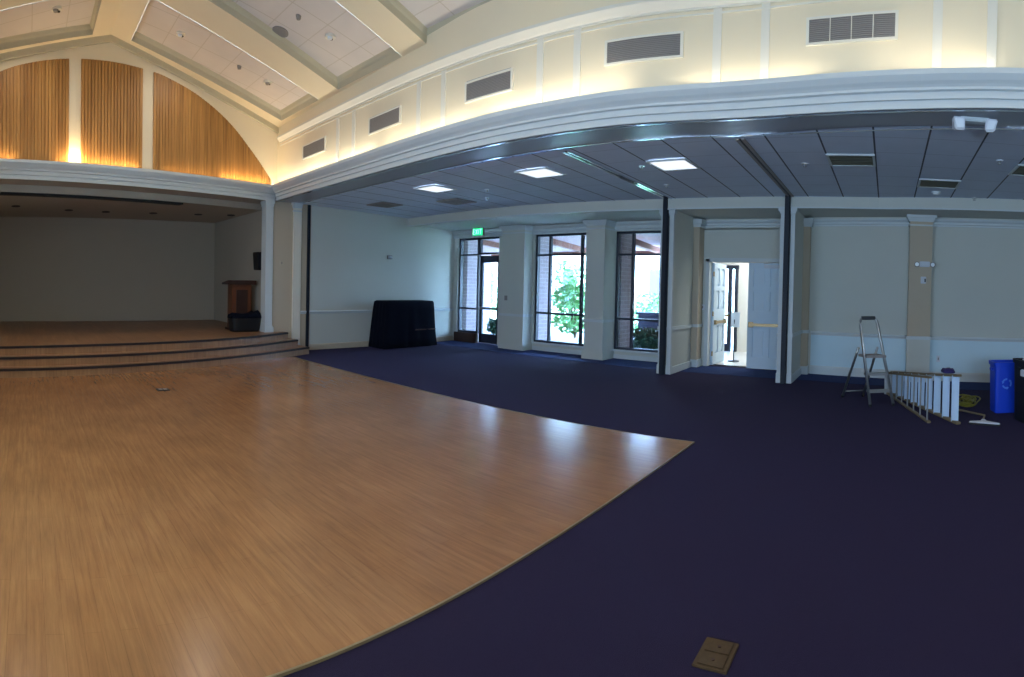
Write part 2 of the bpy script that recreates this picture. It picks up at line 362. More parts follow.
# long beam + upper wall ----------------------------------------------
def strip(x0, x1, f0, f1, z0, z1, step=.35):
    n = max(1, int((x1-x0)/step)); q = [x0+(x1-x0)*i/n for i in range(n+1)]
    mb = MB(); mb.extrude([[(x, yb(x)+f0, z0), (x, yb(x)+f1, z0), (x, yb(x)+f1, z1), (x, yb(x)+f0, z1)] for x in q]); return mb
struct('beam_side', strip(-11.25, XE, .0, .63, CH, 3.75), 'soffit', label='long beam between the hall and the side room', cat='beam')
for f0, nm in ((.015, 'trim_5'), (.585, 'trim_6')):
    struct(nm, strip(-11.0, XE, f0, f0+.04, CH-.012, CH), 'alu', label='shiny aluminium strip along the %s edge of the beam' % ('hall' if f0 < .1 else 'side room'), cat='trim')
struct('wall_upper', strip(-11.35, XE, .05, .25, 3.6, 5.35), 'cream', label='cream upper wall above the long beam', cat='wall')
b = MB(); CR = [(0,4.63),(.02,4.63),(.02,4.655),(.04,4.67),(.075,4.71),(.095,4.73),(.095,4.765),(0,4.765)]
ZC = [(-11,4.64),(-7,4.61),(-4.5,4.55),(-2.5,4.55),(3,4.56),(6,4.6)]
b.extrude([[(x, yb(x)+.05-o, z-4.63+interp(ZC, x)) for o, z in CR] for x in XR if x > -11.2])
adj = lambda x: (yb(x)+.05)/5.4
struct('trim_7', b, 'strip', label='crown moulding at the top of the upper wall', cat='crown moulding')
b = MB(); b.extrude([[(x, yb(x)+f, interp(ZC,x)+dz) for f, dz in ((.035,-.055),(.05,-.055),(.05,-.038),(.035,-.038))] for x in XR if x > -11.2])
struct('trim_8', b, 'strip', label='thin bead under the crown moulding', cat='trim')
for i, x in enumerate((-8.57,-8.05,-6.30,-5.76,-4.06,-3.52,-1.81,-1.30,.42,.97)):
    x *= adj(x)
    struct('trim_%d' % (20+i), strip(x-.045, x+.045, .035, .05, 3.68, 4.56), 'strip', label='vertical flat moulding strip on the upper wall, number %d from the stage' % (i+1), cat='trim')

vlab = ['nearest the stage corner','second from the stage','middle of the row','fourth from the stage','divided by three pale bars']
for i, (x0, x1) in enumerate(((-9.87,-9.0),(-7.56,-6.72),(-5.29,-4.51),(-3.08,-2.24),(-.86,0))):
    k_ = adj((x0+x1)/2); x0 *= k_; x1 *= k_
    t = thing('wall_vent', ((x0+x1)/2, yb((x0+x1)/2)+.05, 4.1), 'grey louvred air vent on the upper wall, '+vlab[i], 'air vent', 'upper wall air vents')
    z0, z1 = 1.6+2.51*k_, 1.6+2.74*k_
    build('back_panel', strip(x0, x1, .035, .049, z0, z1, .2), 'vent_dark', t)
    b = MB()
    for q in (strip(x0-.03, x1+.03, .02, .05, z1, z1+.025, .2), strip(x0-.03, x1+.03, .02, .05, z0-.025, z0, .2), strip(x0-.03, x0, .02, .05, z0, z1), strip(x1, x1+.03, .02, .05, z0, z1)): b.add(q.v, q.f)
    for k in (range(1, 4) if i == 4 else ()):
        xx = x0+(x1-x0)*k/4; q = strip(xx-.004, xx+.004, .018, .04, z0, z1); b.add(q.v, q.f)
    build('frame', b, 'strip', t)
    b = MB()
    for k in range(13):
        zz = z0+.01+k*.0195; q = strip(x0, x1, .024, .034, zz, zz+.011, .2); b.add(q.v, q.f)
    build('louvre_grille', b, 'vent', t)

# hall ceiling with coffers --------------------------------------------
CF_R = [(-10.12,-10.66,-8.5,-9.08),(-7.78,-8.40,-6.2,-6.57),(-5.7,-6.0,-4.05,-4.15),(-3.45,-3.5,-1.8,-1.85),(-1.2,-1.2,.4,.4),(1.0,1.0,2.6,2.6),(3.2,3.2,4.8,4.8)]
CF_L = [(-10.0,-9.2,-8.45,-8.0),(-7.75,-7.5,-6.15,-6.1),(-5.6,-5.6,-4.0,-4.0),(-3.4,-3.4,-1.8,-1.8),(-1.2,-1.2,.4,.4),(1.0,1.0,2.6,2.6),(3.2,3.2,4.8,4.8)]
for side, CF, yt, ybt, yo in (('right', CF_R, 1.90, 5.27, 5.75), ('left', CF_L, 1.16, -2.1, -2.5)):
    P = lambda x, y, up=0: (x, y, rz(y)+up)
    b = MB()
    def quad(a, c, d, e): b.add([P(*a), P(*c), P(*d), P(*e)], [(0,1,2,3)])
    x0 = -11.5
    cols = []; prev = (x0, x0)
    for (nt_, nb_, ft, fb) in CF:
        quad((prev[0],yt),(nt_,yt),(nb_,ybt),(prev[1],ybt)); prev = (ft, fb)
    quad((prev[0],yt),(XE,yt),(XE,ybt),(prev[1],ybt))
    quad((x0,RY),(XE,RY),(XE,yt),(x0,yt)); quad((x0,ybt),(XE,ybt),(XE,yo),(x0,yo))
    rb = MB()
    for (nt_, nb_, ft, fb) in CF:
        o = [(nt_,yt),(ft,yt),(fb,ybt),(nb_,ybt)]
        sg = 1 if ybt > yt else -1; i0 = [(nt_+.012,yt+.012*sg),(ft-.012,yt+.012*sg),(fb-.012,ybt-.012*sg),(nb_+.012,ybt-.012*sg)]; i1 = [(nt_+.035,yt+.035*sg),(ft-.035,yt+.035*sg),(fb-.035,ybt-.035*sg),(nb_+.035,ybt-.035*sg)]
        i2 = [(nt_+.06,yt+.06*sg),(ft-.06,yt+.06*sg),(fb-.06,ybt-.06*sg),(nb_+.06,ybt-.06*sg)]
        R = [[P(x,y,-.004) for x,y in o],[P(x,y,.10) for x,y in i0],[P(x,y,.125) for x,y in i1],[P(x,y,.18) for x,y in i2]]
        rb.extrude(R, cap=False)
    struct('trim_coffers_'+side, rb, 'shade_toned_trim', label='moulding, its shade painted in olive-grey, lining the coffers of the %s slope' % side, cat='coffer moulding')
    struct('ceiling_'+side, b, 'cream', label='%s slope of the coffered hall ceiling' % side, cat='ceiling')
    for k, (nt_, nb_, ft, fb) in enumerate(CF):
        b = MB(); b.hexa([P(nt_,yt,.178),P(ft,yt,.178),P(fb,ybt,.178),P(nb_,ybt,.178),P(nt_,yt,.21),P(ft,yt,.21),P(fb,ybt,.21),P(nb_,ybt,.21)])
        struct('ceiling_tiles_%s_%d' % (side, k+1), b, 'tile_hall', label='tiled panel inside ceiling coffer %d of the %s slope' % (k+1, side), cat='ceiling')

# outer shell, mostly out of the picture -----------------------------
b = MB(); b.box(-11.3, -8.0, YE-.15, YE, 0, 5.2); b.box(-8, 4, YE-.15, YE, 0, 1.5); b.box(-8, 4, YE-.15, YE, 2.1, 5.2); b.box(4, XE, YE-.15, YE, 0, 5.2)
b.box(-15.2, -11.3, YE-.15, YE, 0, 3.5)
b.box(-8, -5.2, YE-.15, YE, 1.5, 2.1); b.box(-2.5, -.1, YE-.15, YE, 1.5, 2.1); b.box(2.6, 4, YE-.15, YE, 1.5, 2.1)  # gaps left here are made-up openings, sized for fill daylight in the hall
b.box(-9, 5, YE-3.2, YE-.1, 3.0, 3.1)  # unseen overhang, added to keep the sun out of the openings
struct('wall_left', b, 'cream', label='unseen hall wall behind the camera, openings and overhang added to shape daylight', cat='wall')
b = MB(); b.box(XE, XE+.15, YE-.15, 11.3, 0, 6.4); struct('wall_rear', b, 'cream', label='rear hall wall behind the camera', cat='wall')

# side room ------------------------------------------------------------
b = MB(); b.add([(x, y, 3.372-.023*(y-5.9)+z) for z in (0, .12) for x, y in ((-11.25, 5.9),(-3,5.85),(-1.5,6.0),(1.25,5.55),(XE,4.8),(XE,11.3),(-11.25,11.3))],
   [(6,5,4,3,2,1,0),(7,8,9,10,11,12,13)])
struct('ceiling_side', b, 'tile_side', label='grid tile ceiling of the side room', cat='ceiling')
b = MB(); b.box(-11.3, -11.1, 6.3, 11.3, 0, 3.45)
struct('wall_side_left', b, 'wall', label='pale wall behind the black draped cart', cat='wall')
cz = lambda y: 3.372-.023*(y-5.9)
RAIL = [(0,-.035),(.015,-.035),(.02,-.01),(.035,0),(.035,.02),(.02,.035),(0,.035)]
def mould(path, z, prof, nrm):   # prof (offset, dz) swept along straight path
    mb = MB(); (x0,y0),(x1,y1) = path; nx, ny = nrm
    mb.extrude([[(x+nx*o, y+ny*o, z+dz) for o, dz in prof] for x, y in ((x0,y0),(x1,y1))]); return mb
BASE = [(0,0),(.02,0),(.02,.11),(.012,.13),(0,.135)]
struct('trim_9', mould(((-11.1,6.02),(-11.1,10.93)), .88, RAIL, (1,0)), 'white', label='chair rail on the side room left wall', cat='chair rail')
struct('baseboard_left', mould(((-11.1,6.3),(-11.1,10.93)), .0, BASE, (1,0)), 'beige', label='baseboard of the side room left wall', cat='baseboard')

# soffit along the back wall
SOF = [(-11.1,9.2),(-7.2,9.1),(-4.2,9.42),(-1.7,9.5),(-.2,9.5),(2.6,9.05),(XE,8.5)]
b = MB()
b.extrude([[(x, y, 3.1), (x, 11.15, 3.1), (x, 11.15, 3.25), (x, 11.15, 3.3), (x, y, 3.34)] for x, y in SOF])
struct('beam_back', b, 'wall', label='lowered soffit box along the back wall', cat='beam')
b = MB()
b.extrude([[(x, y-.012, 3.085), (x, y+.02, 3.085), (x, y+.02, 3.11), (x, y-.012, 3.11)] for x, y in SOF])
struct('trim_10', b, 'white', label='thin edge bead under the back soffit', cat='trim')

# back wall with window and door openings
YW = 10.93
b = MB()
b.box(-11.2, XE, YW, YW+.18, 2.88, 3.2)                      # head
b.box(-11.2, -10.95, YW, YW+.18, 0, 2.9)
b.box(-9.42, -8.25, YW, YW+.18, 0, 2.9)
b.box(-6.55, -5.97, YW, YW+.18, 0, 2.9)
b.box(-8.25, -6.55, YW, YW+.18, 0, .2); b.box(-5.97, -4.2, YW, YW+.18, 0, .2)
b.box(-4.3, -3.72, YW, YW+.18, 0, 2.9)
b.box(-3.72, -2.0, YW, YW+.18, 2.2, 2.9)
b.box(-2.0, -1.6, YW, YW+.18, 0, 2.9)
struct('wall_back', b, 'wall', label='back wall with windows and the double door', cat='wall')
wr = lambda x: 10.78-(x+1.6)*.17
b = MB(); b.hexa([(-1.62,wr(-1.62),0),(XE,wr(XE),0),(XE,wr(XE)+.4,0),(-1.62,wr(-1.62)+.4,0),(-1.62,wr(-1.62),3.15),(XE,wr(XE),3.15),(XE,wr(XE)+.4,3.15),(-1.62,wr(-1.62)+.4,3.15)])
struct('wall_right', b, 'wall', label='plain back wall behind the ladders', cat='wall')
nr = (-.1676, -.9859)
CRW = [(0,-.14),(.02,-.14),(.02,-.11),(.035,-.10),(.035,-.06),(.07,-.03),(.08,0),(0,0)]
struct('trim_11', mould(((-1.5,wr(-1.5)),(XE,wr(XE))), 3.06, CRW, nr), 'white', label='crown moulding on the wall behind the ladders', cat='crown moulding')
struct('trim_12', mould(((-1.5,wr(-1.5)),(XE,wr(XE))), .81, RAIL, nr), 'white', label='chair rail behind the ladders', cat='chair rail')
struct('baseboard_right', mould(((-1.5,wr(-1.5)),(XE,wr(XE))), 0, [(0,0),(.02,0),(.02,.14),(.012,.17),(0,.175)], nr), 'white', label='baseboard behind the ladders', cat='baseboard')
struct('wall_wainscot_right', mould(((-1.5,wr(-1.5)),(XE,wr(XE))), 0, [(-.01,.15),(.006,.15),(.006,.79),(-.01,.79)], nr), 'wainscot', label='pale blue-white lower wall below the chair rail behind the ladders', cat='wainscot')
struct('trim_13', mould(((-3.85,YW),(-2.02,YW)), 3.06, CRW, (0,-1)), 'white', label='crown moulding over the double door', cat='crown moulding')
struct('trim_14', mould(((-11.1,YW),(-4.2,YW)), 3.08, [(0,-.2),(.03,-.2),(.03,-.16),(.05,-.15),(.05,-.08),(.09,-.04),(.1,0),(0,0)], (0,-1)), 'white', label='stepped moulding over the windows', cat='crown moulding')
for i, (x0, x1) in enumerate(((-8.25,-6.5),(-5.97,-4.2))):
    b = MB(); b.box(x0, x1, YW-.05, YW, .17, .21); b.box(x0, x1, YW-.02, YW, 0, .1)
    struct('trim_%d' % (15+i), b, 'white', label='sill and base board under the %s window' % ('middle','right')[i], cat='trim')

# columns between windows
def pilaster(name, x0, x1, y0, y1, label, capz=3.09, m='wall', rail=.86, z0=0.0, cap=.07, base=True):
    t = thing(name, ((x0+x1)/2, (y0+y1)/2, z0), label, 'column', None, 'structure')
    b = MB(); b.box(x0, x1, y0, y1, z0, capz); build('shaft', b, m, t)
    if base:
        b = MB(); b.box(x0-.035, x1+.035, y0-.035, y1, z0, z0+.16); b.box(x0-.018, x1+.018, y0-.018, y1, z0+.16, z0+.185); build('base', b, 'white' if m != 'wall' else 'wall', t)
    b = MB()
    for k, (e, za, zb) in enumerate(((.015,-.20,-.17),(.02,-.12,-.09),(cap*.6,-.09,-.05),(cap,-.05,0))):
        b.box(x0-e, x1+e, y0-e, y1, capz+za, capz+zb)
    build('capital', b, 'white', t)
    if m == 'beige':
        b = MB(); b.box(x0-.008, x1+.008, y0-.008, y1, z0+.18, rail-.03); build('lower_panel', b, 'wall', t)
    if rail:
        b = MB(); b.box(x0-.03, x1+.03, y0-.03, y1, rail-.03, rail+.03); build('chair_rail', b, 'white', t)
    return t
pilaster('column', -9.02, -8.3, 10.58, YW, 'wide column between the glass door and the middle window')
pilaster('column', -6.45, -5.97, 10.45, YW, 'narrow column between the middle and right windows')
# beige pilaster on the right wall
px0, px1, py = .38, .80, 10.16
pilaster('column', px0, px1, py, 10.5, 'beige column behind the ladders on the right wall', m='beige', rail=.82, capz=3.1)
# pier under the beam end, and stage jamb
pilaster('column', -11.3, -11.05, 5.82, 6.02, 'narrow pier under the stage end of the long beam', m='strip', rail=None, capz=CH, cap=.05)
b = MB(); b.box(-11.3, -11.1, 5.30, 6.3, 0, CH); struct('wall_pier', b, 'beige', label='short wall between the stage opening and the side room', cat='wall')
tjamb = thing('column', (-11.1, 5.22, .45), 'white jamb column at the right edge of the stage opening', 'column', None, 'structure')
b = MB(); b.box(-11.28, -11.05, 5.12, 5.30, .45, CH); build('shaft', b, 'white', tjamb)
b = MB(); b.box(-11.30, -11.02, 5.11, 5.33, .45, .56); b.box(-11.29, -11.035, 5.115, 5.315, .56, .585); build('base', b, 'white', tjamb)
b = MB(); b.box(-11.30, -11.035, 5.11, 5.31, CH-.12, CH-.06); b.box(-11.32, -11.02, 5.10, 5.325, CH-.06, CH); build('capital', b, 'white', tjamb)

# partition stubs ------------------------------------------------------
def stub(x0, x1, yf, ybk, label, n, railz):
    t = thing('column', ((x0+x1)/2, yf, 0), label, 'partition wall end', None, 'structure')
    b = MB(); b.box(x0+.02, x1-.02, yf+.02, ybk, 0, 3.1); build('shaft', b, 'wall', t)
    for xa, xb in ((x0, x0+.075), (x1-.075, x1)):
        b = MB(); b.box(xa, xb, yf, yf+.06, 0, 3.1); b.box(xa-.01, xb+.01, yf-.02, yf+.07, 0, .17); b.box(xa-.012, xb+.012, yf-.02, yf+.07, railz-.03, railz+.03)
        b.box(xa-.015, xb+.015, yf-.025, yf+.07, 2.99, 3.03); b.box(xa-.035, xb+.035, yf-.04, yf+.08, 3.03, 3.1); build('edge_trim', b, 'white', t)
    b = MB(); b.box(x1-.02, x1+.012, yf+.06, ybk-.3, 0, .13); b.box(x1-.02, x1+.015, yf+.06, ybk-.3, railz-.03, railz+.03); build('chair_rail', b, 'white', t)
    # small corner pilaster against back wall
    b = MB(); b.box(x1-.02, x1+.11, ybk-.3, ybk, 0, 2.95); build('corner_pilaster', b, 'beige', t)
    b = MB(); b.box(x1-.02, x1+.13, ybk-.32, ybk, 0, .16); b.box(x1-.02, x1+.13, ybk-.32, ybk, railz-.03, railz+.03); b.box(x1-.02, x1+.14, ybk-.33, ybk, 2.9, 2.96); b.box(x1-.02, x1+.17, ybk-.36, ybk, 2.96, 3.06); build('corner_trim', b, 'white', t)
    return t
stub(-4.21, -3.95, 9.5, YW, 'partition stub wall between the windows and the double door', 1, .86)
stub(-1.92, -1.66, 9.5, YW, 'partition stub wall between the double door and the ladders', 2, .84)
for x, lab in ((-4.09, 'dark partition jamb channel right of the windows'), (-1.79, 'dark partition jamb channel right of the double door')):
    b = MB(); b.box(x-.04, x+.04, 9.38, 9.52, 0, 3.31); b.box(x-.05, x-.04, 9.43, 9.5, 0, 3.1); b.box(x+.04, x+.05, 9.43, 9.5, 0, 3.1)
    tag(build('partition_jamb', b, 'dark', bevel=.004), lab, 'partition jamb', 'dark partition jamb channels')
b = MB(); b.box(-11.1, -11.06, 6.19, 6.26, 0, CH-.01)
tag(build('partition_jamb', b, 'dark', bevel=.004), 'dark partition jamb channel beside the stage end of the beam', 'partition jamb', 'dark partition jamb channels')
# ceiling tracks
def track(x, y0, y1, m1, label, w=.055):
    t = thing('ceiling_track', (x, (y0+y1)/2, CH), label, 'ceiling track', 'partition tracks in the side ceiling')
    a0, a1 = cz(y0), cz(y1)
    for xa, xb in ((x-w, x-w+.04), (x+w-.04, x+w)):
        b = MB(); b.hexa([(xa,y0,a0-.018),(xb,y0,a0-.018),(xb,y1,a1-.018),(xa,y1,a1-.018),(xa,y0,a0),(xb,y0,a0),(xb,y1,a1),(xa,y1,a1)]); build('rail', b, m1, t)
    xa, xb = x-w+.04, x+w-.04
    b = MB(); b.hexa([(xa,y0,a0-.005),(xb,y0,a0-.005),(xb,y1,a1-.005),(xa,y1,a1-.005),(xa,y0,a0),(xb,y0,a0),(xb,y1,a1),(xa,y1,a1)]); build('slot', b, 'dark', t)
track(-4.02, 5.95, 9.42, 'alu', 'shiny aluminium partition track running to the right window edge')
track(-1.74, 6.1, 9.45, 'vent', 'dark partition track running to the jamb beside the double door')

# windows ---------------------------------------------------------------
YG = 11.04
def window(n, x0, x1, z0, z1, vs, hs, label):
    t = thing('window_%d' % n, ((x0+x1)/2, YG, z0), label, 'window', None, 'structure')
    b = MB(); w = .026
    b.box(x0, x0+2*w, YG-.05, YG+.05, z0, z1); b.box(x1-2*w, x1, YG-.05, YG+.05, z0, z1)
    b.box(x0, x1, YG-.05, YG+.05, z0, z0+2*w); b.box(x0, x1, YG-.05, YG+.05, z1-2*w, z1)
    for v in vs: b.box(v-w, v+w, YG-.045, YG+.045, z0, z1)
    for h in hs: b.box(x0, x1, YG-.045, YG+.045, h-w*.9, h+w*.9)
    build('window_frame', b, 'bronze', t)
    b = MB(); b.box(x0+.01, x1-.01, YG-.004, YG+.004, z0+.01, z1-.01); build('pane', b, 'glass', t)
    return t
window(1, -8.25, -6.55, .2, 2.88, (-7.83, -6.91), (.93, 2.37), 'middle window of panes in a dark frame, shrub outside')
window(2, -5.97, -4.25, .2, 2.88, (-5.55,), (.90, 2.36), 'right window beside the partition jamb, white building outside')
window(3, -10.95, -10.2, .26, 2.88, (), (.93, 2.42), 'narrow sidelight left of the glass door')
window(4, -10.2, -9.42, 2.42, 2.88, (), (), 'transom over the glass door')
t = thing('door_1', (-9.8, YG, 0), 'dark framed glass exit door in the far left corner', 'door', None, 'structure')
b = MB(); x0, x1 = -10.16, -9.44
b.box(x0, x0+.09, YG-.03, YG+.03, .02, 2.36); b.box(x1-.09, x1, YG-.03, YG+.03, .02, 2.36); b.box(x0, x1, YG-.03, YG+.03, 2.2, 2.38); b.box(x0, x1, YG-.03, YG+.03, .02, .27)
build('door_frame', b, 'bronze', t)
b = MB(); b.box(x0+.08, x1-.08, YG-.004, YG+.004, .25, 2.22); build('pane', b, 'glass', t)
b = MB(); b.box(x0+.05, x1-.05, YG-.09, YG-.06, .93, 1.0); b.box(x0+.06, x0+.1, YG-.09, YG, .93, 1.0); b.box(x1-.1, x1-.06, YG-.09, YG, .93, 1.0); build('push_bar', b, 'alu_dull', t)
b = MB(); b.box(-11.0, -10.2, YW-.05, YW+.1, 0, .26); build_o = struct('trim_17', b, 'brown_dark', label='dark brown kick base under the sidelight', cat='trim')
# double door -------------------------------------------------------------
b = MB(); 
for xa, xb in ((-3.78,-3.7),(-2.03,-1.95)): b.box(xa, xb, YW-.03, YW+.2, 0, 2.26)
b.box(-3.78, -1.95, YW-.03, YW+.2, 2.2, 2.28); 
tdf = struct('trim_18', b, 'white', label='white casing of the double door', cat='door casing')
def leaf(n, hx, hy, dx, dy, w, label, face):
    # leaf from hinge (hx,hy) along unit (dx,dy); 'face' = -1/+1 side carrying the bar (normal = (dy,-dx)*face)
    t = thing('door_%d' % n, (hx, hy, 0), label, 'door', None, 'structure')
    nx, ny = dy*face, -dx*face
    def bx(a0, a1, z0, z1, o0, o1):
        pts = [(hx+dx*a+nx*o, hy+dy*a+ny*o) for a, o in ((a0,o0),(a1,o0),(a1,o1),(a0,o1))]
        q = MB(); q.hexa([(x,y,z0) for x,y in pts]+[(x,y,z1) for x,y in pts]); return q
    b = MB(); q = bx(0, w, .01, 2.19, -.018, .0); b.add(q.v, q.f)
    for a, c in ((0,.11),(w-.11,w)):
        for o0, o1 in ((.0,.035),(-.045,-.018)):
            q = bx(a, c, .01, 2.19, o0, o1); b.add(q.v, q.f)
    for a, c in ((.01,.25),(.84,1.2),(1.60,1.70),(2.08,2.19)):
        for o0, o1 in ((.0,.035),(-.045,-.018)):
            q = bx(.11, w-.11, a, c, o0, o1); b.add(q.v, q.f)
    for a, c in ((.25,.84),(1.2,1.6),(1.7,2.08)):
        for o0, o1 in ((.0,.035),(-.045,-.018)):
            q = bx(w/2-.05, w/2+.05, a, c, o0, o1); b.add(q.v, q.f)
    for a0, a1 in ((.16,w/2-.10),(w/2+.10,w-.16)):
        for z0, z1 in ((.31,.78),(1.26,1.54),(1.76,2.02)):
            q = bx(a0-.02, a1+.02, z0-.02, z1+.02, .0, .022); b.add(q.v, q.f)
    build('panel', b, 'door', t)
    b = MB()
    for z0, z1, a0, a1, o0, o1 in ((.885,.945,.06,w-.05,.06,.085),(.86,.97,w-.13,w-.03,.02,.09),(.87,.96,.04,.12,.02,.08)):
        q = bx(a0, a1, z0, z1, o0, o1); b.add(q.v, q.f)
    build('panic_bar', b, 'brass', t, bevel=.004)
    b = MB()
    for z in (.25, 1.1, 1.95): q = bx(-.01, .02, z-.05, z+.05, .01, .035); b.add(q.v, q.f)
    build('hinge', b, 'brass', t)
    return t, bx
t, bx = leaf(2, -2.03, 11.0, -1, 0, .83, 'closed pale six-panel door leaf with brass panic bar', -1)
q = bx(.18, .5, 2.08, 2.15, .022, .08); build('door_closer', q, 'label', t, bevel=.005)
b = MB(); b.bar((-2.53,10.9,2.17), (-2.28,10.86,2.2), .02, .012); b.bar((-2.28,10.86,2.2), (-2.5,10.93,2.21), .02, .012); build('closer_arm', b, 'alu_dull', t)
t, bx = leaf(3, -3.68, 11.1, 0.02, 1, .8, 'open pale door leaf swung out into the bright foyer', 1)
# foyer -----------------------------------------------------------------
b = MB(); b.box(-6.2, -1.2, 11.12, 14.1, -.1, 0.0); struct('floor_foyer', b, 'foyer_floor', label='pale stone floor of the foyer', cat='floor')
b = MB(); b.box(-6.2, -4.42, 13.95, 14.1, 0, 3); b.box(-3.93, -1.2, 13.95, 14.1, 0, 3); b.box(-4.42,-3.93,13.95,14.1,2.25,3); struct('wall_foyer', b, 'stucco', label='white end wall of the foyer', cat='wall')
b = MB(); b.box(-1.4, -1.2, 11.12, 14.0, 0, 3); struct('wall_foyer_side', b, 'stucco', label='white side wall of the foyer', cat='wall')
b = MB(); b.box(-4.25,-4.1,11.12,12.5,0,3); struct('wall_foyer_left', b, 'stucco', label='white foyer wall behind the open leaf', cat='wall')
b = MB(); b.box(-4.3, -1.2, 11.12, 14.1, 3.0, 3.1); struct('ceiling_foyer', b, 'stucco', label='foyer ceiling', cat='ceiling')
t = thing('door_4', (-4.2, 13.95, 0), 'dark framed glass door at the far end of the foyer', 'door', None, 'structure')
b = MB(); b.box(-4.44,-4.38,13.88,13.96,0,2.28); b.box(-4.17,-4.06,13.86,13.96,0,2.28); b.box(-3.99,-3.91,13.86,13.96,0,2.28); b.box(-4.44,-3.9,13.88,13.96,2.18,2.28); b.box(-4.4,-4.1,13.88,13.96,0,.2)
build('door_frame', b, 'bronze', t)
b = MB(); b.box(-4.4,-3.95,13.92,13.93,.1,2.2); build('pane', b, 'glass', t)
b = MB(); b.box(-4.38,-4.12,13.80,13.84,.92,.98); build('push_bar', b, 'brass', t)
# sign stand in foyer
t = thing('sign_stand', (-3.42, 11.95, 0), 'slim black sign stand holding a pale sheet inside the foyer', 'sign stand')
b = MB(); b.disc((-3.42,11.95), .13, 0, .018); b.disc((-3.42,11.95), .05, .018, .03, r2=.02); build('base', b, 'black', t)
b = MB(); b.tube([(-3.42,11.95,.02),(-3.42,11.95,.95)], .013); build('pole', b, 'black', t)
b = MB(); b.hexa([(-3.50,11.93,.78),(-3.30,11.93,.78),(-3.30,11.95,.78),(-3.50,11.95,.78),(-3.50,11.97,1.12),(-3.30,11.97,1.12),(-3.30,11.99,1.12),(-3.50,11.99,1.12)]); build('sign_sheet', b, 'paper', t)

# exterior ---------------------------------------------------------------
b = MB(); b.box(-40, 6, 11.12, 15.5, -.2, -.02); b.box(-40,-4.3,15.5,18,-.2,-.03); struct('floor_patio', b, 'patio', label='pale concrete walk outside the windows', cat='path')
b = MB(); b.box(-60, 20, 18, 60, -.25, -.04); struct('ground_garden', b, 'soil', label='sunlit garden ground', cat='ground')
for i, (x0, x1) in enumerate(((-12.2,-11.12),(-9.3,-8.6),(-6.75,-6.1))):
    b = MB(); b.box(x0, x1, 11.5, 12.15, -.05, 3.1)
    struct('column_brick_%d' % (i+1), b, 'brick', label='lilac brick pier outside the %s' % ('sidelight','middle window','right window')[i], cat='brick pier')
b = MB(); b.hexa([(-16,11.15,3.06),(-4.3,11.15,3.06),(-4.3,15.2,2.74),(-16,15.2,2.74),(-16,11.15,3.18),(-4.3,11.15,3.18),(-4.3,15.2,2.86),(-16,15.2,2.86)])
struct('roof_patio', b, 'patio_soffit', label='pale underside of the patio roof outside the windows', cat='roof')
for i, x in enumerate((-13.6,-11.3,-8.95,-6.55,-4.5)):
    b = MB(); b.hexa([(x-.08,11.2,2.9),(x+.08,11.2,2.9),(x+.08,15.1,2.60),(x-.08,15.1,2.60),(x-.08,11.2,3.07),(x+.08,11.2,3.07),(x+.08,15.1,2.76),(x-.08,15.1,2.76)])
    tag(build('rafter', b, 'rafter'), 'redwood rafter under the patio roof, number %d from the left' % (i+1), 'rafter', 'patio roof rafters', 'structure')
b = MB(); b.box(-16, -4.2, 15.05, 15.2, 2.66, 2.80); struct('beam_patio', b, 'rafter', label='redwood fascia beam of the patio roof', cat='beam')
b = MB(); b.box(-16, -11.2, 10.93, 11.1, -.1, 3.4); struct('wall_light_block', b, 'brick', label='unseen lilac brick wall beyond the side room corner, added to block daylight', cat='wall')  # unseen, added to stop daylight reaching the brick pier from behind
b = MB(); b.box(-13.6, -13.3, 11.1, 15.0, -.1, 3.05); struct('wall_patio_light_block', b, 'brick', label='lilac brick wall on the left of the patio, added to block side daylight', cat='wall')  # added to shut side daylight out of the patio
